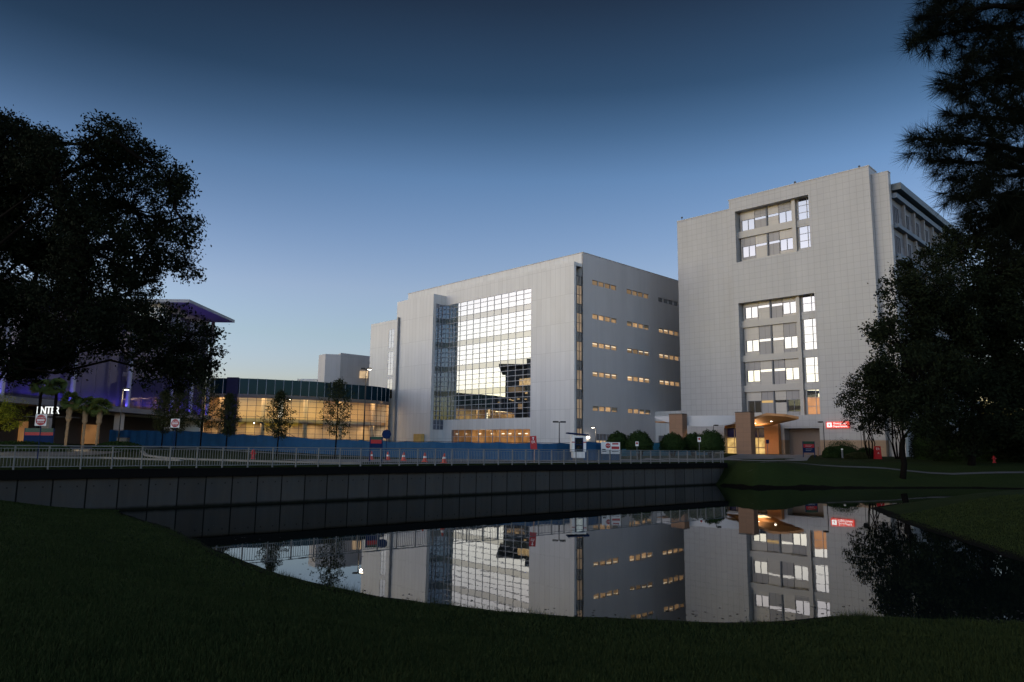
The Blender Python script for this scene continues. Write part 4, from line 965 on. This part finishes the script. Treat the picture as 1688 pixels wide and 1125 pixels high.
def clumpy(c, r, nclump, per, cr_):
    """leaves gathered in twig-end clumps inside an ellipsoid"""
    cc = in_ball(nclump, c, r, .15); out = []
    k = rng.integers(int(per * .5), int(per * 1.5), nclump)
    for p, q in zip(cc, k): out.append(p + rng.normal(size=(q, 3)) * cr_ * rng.uniform(.6, 1.3) * np.array([1, 1, .75]))
    return np.concatenate(out), cc
def limb(mb, a, b, r0, r1, rn, n=6, wob=.06, sag=0.0):
    a, b = Vector(a), Vector(b); L_ = (b - a).length; pts, rs_ = [], []
    for i in range(n + 1):
        t = i / n; p = a.lerp(b, t) + Vector((rn.uniform(-1, 1), rn.uniform(-1, 1), rn.uniform(-1, 1))) * L_ * wob * math.sin(math.pi * t) + Vector((0, 0, sag * math.sin(math.pi * t) * L_))
        pts.append(p); rs_.append(r0 + (r1 - r0) * t)
    mb.tube(pts, rs_, 6); return pts
def big_tree(name, label, cat, base, lobes, trunk_r, leafsize, mat, dens, group=None, fork=None, crad=.28, seed=3):
    """lobes: (x, y, z, rx, ry, rz) in metres relative to the base"""
    o = thing(name, label, cat, base, 0, group); rn = random.Random(seed)
    tk = MB(); F = Vector(fork or (0, 0, 3)); limb(tk, (0, 0, -.3), F, trunk_r, trunk_r * .75, rn, 5, .03)
    V = []
    mains = []
    for i, L_ in enumerate(lobes):
        c_ = Vector(L_[:3]); r_ = min(L_[3:])
        start = F
        if mains and rn.random() < .75:
            start = min((p for ps in mains for p in ps), key=lambda p: (p - c_).length + .25 * (p - F).length)
        ps = limb(tk, start, c_, max(.03, trunk_r * .42 * (r_ / max(l[3] for l in lobes)) ** .5), .03, rn, 6, .07, .05); mains.append(ps[1:])
        n = max(4, int(dens * .44 * L_[3] * L_[5])); cl2 = [clumpy(L_[:3], [v * .86 for v in L_[3:]], n, 26, crad * 1.1)]
        for q_ in range(6):
            an = rn.uniform(0, 6.28); kr = rn.uniform(.22, .42); dr = (L_[3] * .92 * math.cos(an), rn.uniform(-.5, .5) * L_[4], L_[5] * .92 * math.sin(an))
            cl2.append(clumpy([L_[0] + dr[0], L_[1] + dr[1], L_[2] + dr[2]], [v * kr for v in L_[3:]], max(2, int(dens * kr * kr * 1.0 * L_[3] * L_[5])), 24, crad * .9))
        V += [v[0] for v in cl2]; cc = np.concatenate([v[1] for v in cl2])
        for p in cc[::3]:
            q = min(ps, key=lambda v: (v - Vector(p)).length); tk.tube([tuple(q), tuple((q + Vector(p)) / 2 + Vector((0, 0, .05))), tuple(p)], [.02 + leafsize * .05, .015, .008], 3, cap=False)
    tk.build('trunk', M['bark'], o, True); cloud_obj('crown', leaf_cloud(np.concatenate(V), leafsize), mat, o); return o
def px(x, y, Y):  # point of the place at forward distance Y, used only to write crown shapes down
    v = f_ + rt * ((x - 844) / 1185) - up * ((y - 562.5) / 1185); return Vector((0, 0, 3.2)) + v * (Y / v.y)

# added far treeline blocking the low sky glow all round, 260 to 420 m away (stuff: reads as one mass)
rt_ = random.Random(9); TL = []
for k in range(150):
    az = R(-175 + k * 350 / 150 + rt_.uniform(-1, 1)); dd_ = rt_.uniform(270, 400); cx_, cy_ = dd_ * math.sin(az), dd_ * math.cos(az); r_ = rt_.uniform(9, 15)
    TL.append(in_ball(520, (cx_, cy_, r_ * .55), (r_ * 1.1, r_ * 1.1, r_ * .85)))
tag(cloud_obj('added_treeline', leaf_cloud(np.concatenate(TL), 3.4, 1.5), M['leaf_dark']), 'dark far treeline added to block the low horizon glow', 'trees', kind='stuff')
# big oak at the left on the near bank
ob = Vector((-25.0, 25.5, 0)); ob.z = hz(ob.x, ob.y); OL = []
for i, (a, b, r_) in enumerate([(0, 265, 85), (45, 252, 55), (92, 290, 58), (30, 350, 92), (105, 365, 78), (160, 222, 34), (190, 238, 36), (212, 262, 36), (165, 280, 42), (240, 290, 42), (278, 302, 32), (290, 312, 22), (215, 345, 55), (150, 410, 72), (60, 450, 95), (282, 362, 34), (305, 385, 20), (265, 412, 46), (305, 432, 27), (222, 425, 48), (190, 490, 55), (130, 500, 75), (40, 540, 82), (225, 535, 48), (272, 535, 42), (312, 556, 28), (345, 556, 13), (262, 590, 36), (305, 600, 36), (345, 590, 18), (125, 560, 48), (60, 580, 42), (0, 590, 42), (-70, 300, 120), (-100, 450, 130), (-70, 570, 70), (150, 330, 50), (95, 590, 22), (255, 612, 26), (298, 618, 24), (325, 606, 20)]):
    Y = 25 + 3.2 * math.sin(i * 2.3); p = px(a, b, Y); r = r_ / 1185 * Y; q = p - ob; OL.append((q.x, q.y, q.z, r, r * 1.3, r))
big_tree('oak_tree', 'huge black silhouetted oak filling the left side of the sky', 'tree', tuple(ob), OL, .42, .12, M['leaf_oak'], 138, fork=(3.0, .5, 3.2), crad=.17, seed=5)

# trees at the right on the far lawn
def lobes_px(L_, base, Y0, wob=2.5):
    out = []
    for i, (a, b, r_) in enumerate(L_):
        Y = Y0 + wob * math.sin(i * 1.9); p = px(a, b, Y) - Vector(base); r = r_ / 1185 * Y; out.append((p.x, p.y, p.z, r, r * 1.2, r * .95))
    return out
tb = (35.9, 66.9, hz(35.9, 66.9))
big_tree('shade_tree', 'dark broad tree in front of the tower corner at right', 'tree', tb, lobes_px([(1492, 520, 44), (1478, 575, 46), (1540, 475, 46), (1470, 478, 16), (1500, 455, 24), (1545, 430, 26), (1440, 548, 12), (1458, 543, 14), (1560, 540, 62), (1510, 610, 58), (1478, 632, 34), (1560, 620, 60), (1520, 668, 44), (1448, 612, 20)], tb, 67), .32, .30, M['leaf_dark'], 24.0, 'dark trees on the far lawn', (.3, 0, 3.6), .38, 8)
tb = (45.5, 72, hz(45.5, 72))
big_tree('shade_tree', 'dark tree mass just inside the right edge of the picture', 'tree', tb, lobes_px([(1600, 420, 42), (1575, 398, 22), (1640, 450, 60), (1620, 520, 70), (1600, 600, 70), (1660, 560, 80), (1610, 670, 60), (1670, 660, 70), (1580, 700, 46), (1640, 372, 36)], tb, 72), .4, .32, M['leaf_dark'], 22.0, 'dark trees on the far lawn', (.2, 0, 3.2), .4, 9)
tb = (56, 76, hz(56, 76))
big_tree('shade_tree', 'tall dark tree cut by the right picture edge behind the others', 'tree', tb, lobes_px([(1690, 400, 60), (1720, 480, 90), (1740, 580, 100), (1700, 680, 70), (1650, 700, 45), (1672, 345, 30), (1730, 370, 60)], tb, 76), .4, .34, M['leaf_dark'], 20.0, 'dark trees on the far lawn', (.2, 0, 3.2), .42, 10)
# crape myrtles: several thin stems
def myrtle(x, y, L_, label, seed):
    b = (x, y, hz(x, y)); o = thing('crape_myrtle', label, 'tree', b, 0, 'many stemmed trees by the red board'); rn = random.Random(seed); tk = MB(); V = []
    lb_ = lobes_px(L_, b, y)
    for k in range(9):
        c_ = lb_[k % len(lb_)]; an = k * .7; tk.tube([(.25 * math.cos(an), .25 * math.sin(an), -.1), (.6 * math.cos(an), .5 * math.sin(an), 1.8), tuple(Vector((c_[0] * .5, c_[1] * .5, max(3.2, c_[2] * .75)))), tuple(c_[:3])], [.07, .055, .04, .02], 6)
    for c_ in lb_: lv, cc = clumpy(c_[:3], c_[3:], max(4, int(17 * c_[3] * c_[5])), 24, .33); V.append(lv)
    tk.build('trunk', M['bark'], o); cloud_obj('crown', leaf_cloud(np.concatenate(V), .27), M['leaf_dark'], o)
myrtle(42.3, 85.5, [(1420, 655, 30), (1396, 660, 16), (1440, 640, 34), (1415, 690, 22), (1405, 632, 14), (1445, 680, 26), (1434, 612, 14)], 'many stemmed tree left of the red board, covering the glowing sign end', 21)
myrtle(45.0, 84.5, [(1465, 650, 34), (1470, 690, 30), (1490, 670, 30), (1460, 620, 22), (1440, 700, 18)], 'many stemmed tree right of the red board against the dark trees', 22)

# young street trees at the left
def young_tree(x, y, h, wd, label, mat, seed, grp='young trees around the drive', dens=1.0):
    g = hz(x, y); o = thing('young_tree', label, 'tree', (x, y, g), 0, grp); rn = random.Random(seed); tk = MB(); tk.tube([(0, 0, -.1), (.04, 0, h * .5), (0, 0, h)], [.07, .05, .012], 7); P = []
    nb = 46
    for k in range(nb):
        t = .27 + .72 * k / nb; an = k * 2.4; L_ = wd * .5 * (1 - ((t - .40) / .62) ** 2 * .95 if t > .40 else .65 + (t - .27) * 2.6) * rn.uniform(.7, 1.15)
        a = Vector((0, 0, h * t)); b = a + Vector((math.cos(an) * L_, math.sin(an) * L_, L_ * .45)); tk.tube([tuple(a), tuple(b)], [.016, .005], 3, cap=False)
        for q in range(int(7 * dens)): p = a.lerp(b, rn.uniform(.25, 1.08)); P.append(np.array(p) + rng.normal(size=(rn.randint(3, 9), 3)) * .13)
    tk.build('trunk', M['bark'], o); cloud_obj('crown', leaf_cloud(np.concatenate(P), .14, 1.8), mat, o)
ys = M['leaf_young']
young_tree(-36.3, 75.6, 6.1, 2.6, 'yellowish young tree at the far left of the thin tree row', ys, 31, dens=3.4)
young_tree(-34.3, 74.4, 6.6, 2.8, 'young tree behind the second no entry sign', ys, 32, dens=3.2)
young_tree(-27.5, 64.4, 7.8, 3.2, 'tallest young tree in the middle of the grass island', ys, 33, dens=2.6)
young_tree(-28.7, 73.3, 5.8, 2.4, 'slim young tree before the left end of the glass hall', ys, 34, dens=3.2)
young_tree(-20.6, 64.2, 5.7, 2.5, 'dense conical young tree right of the hydrant', ys, 35, dens=2.8)
young_tree(-14.0, 58.1, 6.3, 2.9, 'loose leafy young tree nearest the tall lamp post', ys, 36, dens=1.9)
# lime lit tree
def lime(x, y):
    g = hz(x, y); o = thing('lime_tree', 'small feathery yellow green tree lit at the far left', 'tree', (x, y, g)); rn = random.Random(4); tk = MB(); tk.tube([(0, 0, -.1), (.1, 0, 2.4)], [.1, .07], 6); P = []
    for k in range(90):
        an = rn.uniform(0, 6.28); el_ = rn.uniform(.1, 1.45); L_ = rn.uniform(1.4, 2.9); a = Vector((.1, 0, rn.uniform(1.6, 2.6))); b = a + Vector((math.cos(an) * math.cos(el_), math.sin(an) * math.cos(el_), math.sin(el_) * 1.1)) * L_
        tk.tube([tuple(a), tuple(b)], [.02, .006], 3, cap=False)
        for q in range(14): P.append(np.array(a.lerp(b, rn.uniform(.4, 1.05))) + rng.normal(size=(4, 3)) * .12)
    tk.build('trunk', M['bark'], o); cloud_obj('crown', leaf_cloud(np.concatenate(P), .13, 2.4), M['leaf_lime'], o)
lime(-43.6, 61.5); point('lawn_spot', (-44, 58.8, 3.0), 22, (1, .85, .45), .2)
# palms
def palm(x, y, ztop, label, seed, slim=False, lean=0):
    g = hz(x, y); h = ztop - g; o = thing('palm_tree', label, 'palm', (x, y, g), 0, 'cabbage palms before the purple hall'); rn = random.Random(seed); tk = MB(); pts, rr = [], []
    for i in range(15): t = i / 14; pts.append((lean * t * t, 0, h * t - .1)); rr.append((.13 + (.11 if t > .62 and not slim else 0)) * (1 + (.16 if i % 2 else -.05)))
    tk.tube(pts, rr, 9); tk.build('trunk', M['bark'] if slim else M['palmbark'], o)
    V = []
    for k in range(52):
        an = rn.uniform(0, 6.28); el_ = rn.uniform(-.9, 1.3); L_ = rn.uniform(.62, .98); dr = Vector((math.cos(an) * math.cos(el_), math.sin(an) * math.cos(el_), math.sin(el_))); c_ = Vector((lean, 0, h)); hub = c_ + dr * L_ * .55
        side = (Matrix.Rotation(rn.uniform(-1.3, 1.3), 3, dr) @ dr.cross(Vector((0, 0, 1))).normalized()); upv = side.cross(dr)
        for j in range(13):
            a2 = (j - 6) / 6 * 1.25; d2 = (dr * math.cos(a2) + side * math.sin(a2)); tip = hub + d2 * L_ * .75 + Vector((0, 0, -.22 * L_)); mid = hub + d2 * L_ * .4; wv = upv.cross(d2).normalized() * .045
            V += [hub, mid + wv, tip, mid - wv]
        V += [c_, c_.lerp(hub, .5) + side * .02, hub, c_.lerp(hub, .5) - side * .02]
    cloud_obj('crown', np.array([tuple(v) for v in V]), M['leaf_palm'], o)
palm(-47.05, 72, 8.5, 'palm at the left whose trunk crosses the ENTER letters', 41, True); palm(-46.0, 72.8, 8.6, 'second palm from the left, dark trunk', 42, True)
palm(-44.1, 72, 7.2, 'middle palm with a pale booted trunk', 43, lean=.1); palm(-43.0, 73, 6.9, 'fourth palm from the left with a lit trunk', 44); palm(-41.6, 73, 6.7, 'rightmost palm beside the lit lamp post', 45, lean=.1)
for x, y in ((-44, 69.5), (-41.6, 70.4)): point('palm_uplight', (x, y, 3.1), 7, (1, .75, .45), .15)

# clipped round trees
def topiary(x, y, z0, w_, h, label, seed):
    g = hz(x, y); o = thing('clipped_tree', label, 'tree', (x, y, g), 0, 'clipped dome shaped trees before the white block'); rn = random.Random(seed); tk = MB()
    for k in range(7): an = k * .9; tk.tube([(.15 * math.cos(an), .15 * math.sin(an), -.1), (.5 * math.cos(an) * w_ / 2.4, .4 * math.sin(an), z0 - g + h * .35)], [.06, .035], 5)
    tk.build('trunk', M['bark'], o)
    n = 5200; d_ = rng.normal(size=(n, 3)); d_ /= np.linalg.norm(d_, axis=1)[:, None]; d_[:, 2] = np.where(d_[:, 2] < -.25, -.25 + d_[:, 2] * .1, d_[:, 2]); rad = 1 + .07 * np.sin(d_[:, 0] * 7 + seed) * np.cos(d_[:, 2] * 6) + .04 * np.sin(d_[:, 0] * 17 + d_[:, 2] * 13 + seed)
    P = d_ * rad[:, None] * (rng.uniform(.86, 1.03, n) + (rng.uniform(0, 1, n) > .94) * .06)[:, None] * np.array([w_ / 2, w_ / 2, h * .8]) + np.array([0, 0, z0 - g + h * .2])
    c_ = MB().lathe([(0, z0 - g + .02), (w_ * .38, z0 - g + .03), (w_ * .45, z0 - g + h * .25), (w_ * .40, z0 - g + h * .55), (w_ * .25, z0 - g + h * .82), (0, z0 - g + h * .93)], 16)
    oo = cloud_obj('crown', leaf_cloud(P, .15, 1.6), M['leaf_bush'], o); c_.build('inner_twigs', M['leaf_bush'], o, True)
YT = 84
for (a, b, zt, zb, Y), l_ in zip([(1001, 1037, 5.0, 3.2, 86), (1033, 1076, 5.1, 3.0, 84), (1088, 1128, 4.95, 3.0, 86), (1124, 1160, 5.0, 3.1, 87), (1148, 1194, 5.3, 2.95, 84)], ['leftmost clipped dome tree beside the STOP boards', 'clipped dome tree second from left, before the lit ground floor', 'middle clipped dome tree before the pillar at the canopy end', 'clipped dome tree fourth from left, behind the parking sign', 'rightmost and tallest clipped dome tree beside the lamp post']):
    x = ((a + b) / 2 - 844) / 1185 * Y; topiary(x, Y, zb, (b - a) / 1185 * Y, zt - zb, l_, a)
# shrubs right
def shrub(x, y, w_, dpt, h, label, seed, mat='leaf_bush', spiky=False, n=4200):
    g = hz(x, y); o = thing('shrub', label, 'shrub', (x, y, g), 0, 'low shrubs near the drive'); d_ = rng.normal(size=(n, 3)); d_ /= np.linalg.norm(d_, axis=1)[:, None]; d_[:, 2] = np.abs(d_[:, 2])
    P = d_ * rng.uniform(.75, 1.05, n)[:, None] * np.array([w_ / 2, dpt / 2, h]); P[:, 2] += rng.uniform(0, .1 * h, n) + (np.abs(rng.normal(size=n)) * .25 if spiky else 0)
    cloud_obj('foliage', leaf_cloud(P, .16, 4 if spiky else 1.6), M[mat], o)
    MB().lathe([(0, 0), (.42, 0), (.44, .4), (.3, .72), (0, .85)], 14).build('inner_twigs', M['leaf_bush'], o, True).scale = (w_, dpt, h)
shrub(40.6, 89, 4.2, 2.2, 1.75, 'tall spiky grass clump by the tower drive', 51, spiky=True); shrub(44.0, 90, 2.6, 2.0, 1.15, 'low rounded hedge right of the spiky clump', 52); shrub(38.5, 87.5, 2.0, 1.6, 1.2, 'small dark shrub left of the spiky clump', 53); shrub(41.0, 86, 3.0, 1.4, .7, 'low pale ground shrub in front of the spiky clump', 54, 'leaf_young')
for x, y, w_, h, l_ in ((49.5, 85, 5.5, 5.2, 'tall black hedge behind the trunk of the broad tree'), (52, 80, 12, 3.2, 'dark hedge under the trees at the right'), (64, 82, 14, 3.6, 'dark hedge running out of the right edge')): shrub(x, y, w_, 3, h, l_, int(x), 'leaf_dark', n=14000)
for x, y, w_, l_ in ((-54, 64.5, 9, 'low dark planting at the far left edge'), (-44.5, 66.2, 9, 'low dark planting under the palms'), (-37.2, 69, 5, 'low dark planting at the foot of the lit lamp post')): shrub(x, y, w_, 2, .85, l_, int(-x), n=6000)
q = MB().box(-1.0, 1.0, -.3, .3, 0, 1.2); sx_ = thing('utility_cabinet', 'grey metal cabinet between the palms and the blue fence', 'cabinet', (-40.3, 75.5, hz(-40.3, 75.5))); MB().box(-.5, .5, -.3, .3, 0, 1.1).build('body', M['concrete'], sx_); MB().box(-.55, .55, -.35, .35, 1.101, 1.16).build('lid', M['black'], sx_)
# bollards
for i, (x, y, l_) in enumerate(((38.9, 92, 'orange bollard left of the low hedge'), (39.6, 86.8, 'pale post with white lamp top before the spiky clump'))):
    o = thing('bollard', l_, 'bollard', (x, y, hz(x, y))); MB().lathe([(.1, 0), (.1, .9), (.07, .98), (0, 1)], 12).build('shaft', M['brown'] if i == 0 else M['rail'], o); MB().lathe([(.12, .98), (.12, 1.12), (0, 1.14)], 12).build('top', M['brown'] if i == 0 else M['whitep'], o)

# pine, close by on the right
pn = thing('pine_tree', 'black long needled pine reaching in from the top right corner', 'tree', (9.2, 8.6, hz(9.2, 8.6))); rn = random.Random(77)
PT = MB(); g0 = hz(9.2, 8.6); pb = Vector((9.2, 8.6, g0)); PT.tube([(0, 0, -.2), (.1, 0, 4), (.0, .1, 8), (.1, 0, 13)], [.24, .2, .16, .08], 10)
TV = []
def tuft(c_, dr, n=95, L_=.27):
    c_ = np.array(c_); dr = np.array(dr) / np.linalg.norm(dr); d_ = rng.normal(size=(n, 3)); d_ /= np.linalg.norm(d_, axis=1)[:, None]; d_ = d_ + dr * .75; d_ /= np.linalg.norm(d_, axis=1)[:, None]
    L2 = L_ * rng.uniform(.75, 1.1, n)[:, None]; b = np.cross(d_, rng.normal(size=(n, 3))); b /= np.linalg.norm(b, axis=1)[:, None]; st_ = c_ - dr * rng.uniform(0, .12, n)[:, None]
    tip = st_ + d_ * L2; tip[:, 2] -= .03 * rng.uniform(0, 1, n); v = np.empty((n, 3, 3)); v[:, 0] = st_ - b * .0034; v[:, 1] = st_ + b * .0034; v[:, 2] = tip; TV.append(v.reshape(-1, 3))
BR = [[(1790, -60), (1650, -25), (1545, 8)], [(1790, 50), (1620, 45), (1508, 66)], [(1790, 20), (1640, 10), (1515, 30)], [(1790, 150), (1640, 130), (1552, 148)], [(1790, 215), (1640, 195), (1560, 190)], [(1790, 270), (1640, 240), (1508, 228)], [(1790, 300), (1650, 270), (1535, 265)], [(1790, 345), (1680, 320), (1570, 325)], [(1790, 380), (1700, 360), (1590, 358)], [(1800, 100), (1680, 90), (1590, 95)], [(1800, 420), (1720, 385), (1640, 375)], [(1800, 250), (1720, 210), (1640, 165)], [(1800, 330), (1720, 290), (1620, 290)], [(1800, 180), (1720, 150), (1660, 60)], [(1800, -10), (1730, 0), (1670, 15)]]
for i, bp_ in enumerate(BR):
    Y = 8.6 + .9 * math.sin(i * 2.1); P = [px(a, b, Y + .3 * k) - pb for k, (a, b) in enumerate(bp_)]; P = [Vector((0, 0, P[0].z - .4))] + P
    PT.tube([tuple(p) for p in P], [.07, .045, .03, .012], 6)
    for a, b in zip(P[1:], P[2:]):
        L_ = (b - a).length; n = int(L_ / .07)
        for k in range(n):
            p = a.lerp(b, k / n); dr = (b - a).normalized() + Vector((rn.uniform(-.6, .6), rn.uniform(-.6, .6), rn.uniform(-.5, .6)))
            if k % 3 == 0:
                sdv = Vector((rn.uniform(-.6, .15), rn.uniform(-1, 1), rn.uniform(-.55, .75))).normalized() * rn.uniform(.1, .5) * (1 - .45 * (p.x < P[-1].x + .3)); e = p + sdv; PT.tube([tuple(p), tuple(e)], [.008, .006], 4, cap=False); tuft(e, sdv, 80)
            tuft(p, dr, 34, .24)
    tuft(P[-1], P[-1] - P[-2], 150)
for i, (a, b, r_) in enumerate([(1560, 45, 62), (1528, 62, 40), (1640, 60, 95), (1590, 150, 48), (1572, 140, 34), (1650, 165, 80), (1540, 236, 50), (1600, 250, 85), (1670, 260, 95), (1585, 312, 46), (1640, 340, 62), (1690, 130, 95), (1560, -10, 60), (1612, 366, 34), (1500, 72, 18), (1498, 240, 18), (1660, 395, 45), (1700, 350, 60)]):
    Y = 8.6 + .7 * math.sin(i * 1.7); c_ = px(a, b, Y) - pb; r = r_ / 1185 * Y
    for k in range(int(r_ * r_ / 95)):
        an = rn.uniform(0, 6.28); q = math.sqrt(rn.random()); dr = Vector((math.cos(an) - .35, rn.uniform(-.8, .8), math.sin(an) * .9 - .15)); p = c_ + Vector((math.cos(an) * q * r * .82, rn.uniform(-.6, .6) * r, math.sin(an) * q * r * .82))
        tuft(p, dr, 42, .25)
PT.build('trunk', M['bark'], pn, True); cloud_obj('crown', np.concatenate(TV), M['needle'], pn, 3)

fl_ = []
for k in range(260):
    i = int(rng.integers(2, 20)); p = np.array(POND[i]) + (np.array(POND[i + 1]) - np.array(POND[i])) * rng.uniform(); q = p + (np.array([10.0, 38.0]) - p) / 30 * abs(rng.normal()) * (2.2 if i < 6 else .7)
    a = rng.uniform(0, 6.28); r_ = rng.uniform(.02, .05); c_, s_ = math.cos(a) * r_, math.sin(a) * r_; fl_ += [(q[0] + c_, q[1] + s_, .006), (q[0] - s_ * .6, q[1] + c_ * .6, .006), (q[0] - c_, q[1] - s_, .006), (q[0] + s_ * .6, q[1] - c_ * .6, .006)]
tag(cloud_obj('floating_leaves', np.array(fl_), M['mulch']), 'scattered fallen leaves floating by the near bank', 'leaves', kind='stuff')
# ------------------------------------------------------------------ grass blades on the near bank (stuff)
def blades(n, X, Y, h, wd):
    Z = height(X, Y); an = rng.uniform(0, 2 * np.pi, n); dx, dy = np.cos(an) * wd, np.sin(an) * wd; lx, ly = rng.normal(size=n) * h * .35, rng.normal(size=n) * h * .35
    v = np.empty((n, 3, 3)); v[:, 0] = np.stack([X - dx, Y - dy, Z - .01], -1); v[:, 1] = np.stack([X + dx, Y + dy, Z - .01], -1); v[:, 2] = np.stack([X + lx, Y + ly, Z + h], -1); return v.reshape(-1, 3)
GV = []
n = 520000; Y = 4.6 + (36 - 4.6) * rng.uniform(0, 1, n) ** 1.9; X = rng.uniform(-.78, .78, n) * Y; dd = pond_dist(X, Y); k = (dd > .02) & ((X - OX) * -SN + (Y - OY) * CS < -.3); X, Y = X[k], Y[k]
pat = .75 + .5 * np.sin(X * 1.1 + np.sin(Y * .9)) * np.sin(Y * 1.3 + X * .4)
GV.append(blades(len(X), X, Y, rng.uniform(.025, .06, len(X)) * (1 + .35 * pat), .0032 + .0008 * Y))
# taller tufts along the water's edge
A = np.array(POND[2:22]); Bp = np.array(POND[3:23]); seg = rng.integers(0, len(A), 16000); t = rng.uniform(0, 1, 16000)[:, None]; E = A[seg] + (Bp[seg] - A[seg]) * t
tf = np.sin(E[:, 0] * 3.1) + np.sin(E[:, 1] * 4.3 + 1) + rng.normal(size=16000) * .5; off = rng.normal(size=(16000, 2)) * .14; X, Y = E[:, 0] + off[:, 0], E[:, 1] + off[:, 1]
GV.append(blades(16000, X, Y, np.clip(.07 + .05 * tf, .04, .3) * rng.uniform(.5, 1.6, 16000), .005))
tag(cloud_obj('grass', np.concatenate(GV), M['grassb'], None, 3), 'short dark grass blades covering the near bank', 'grass', kind='stuff')
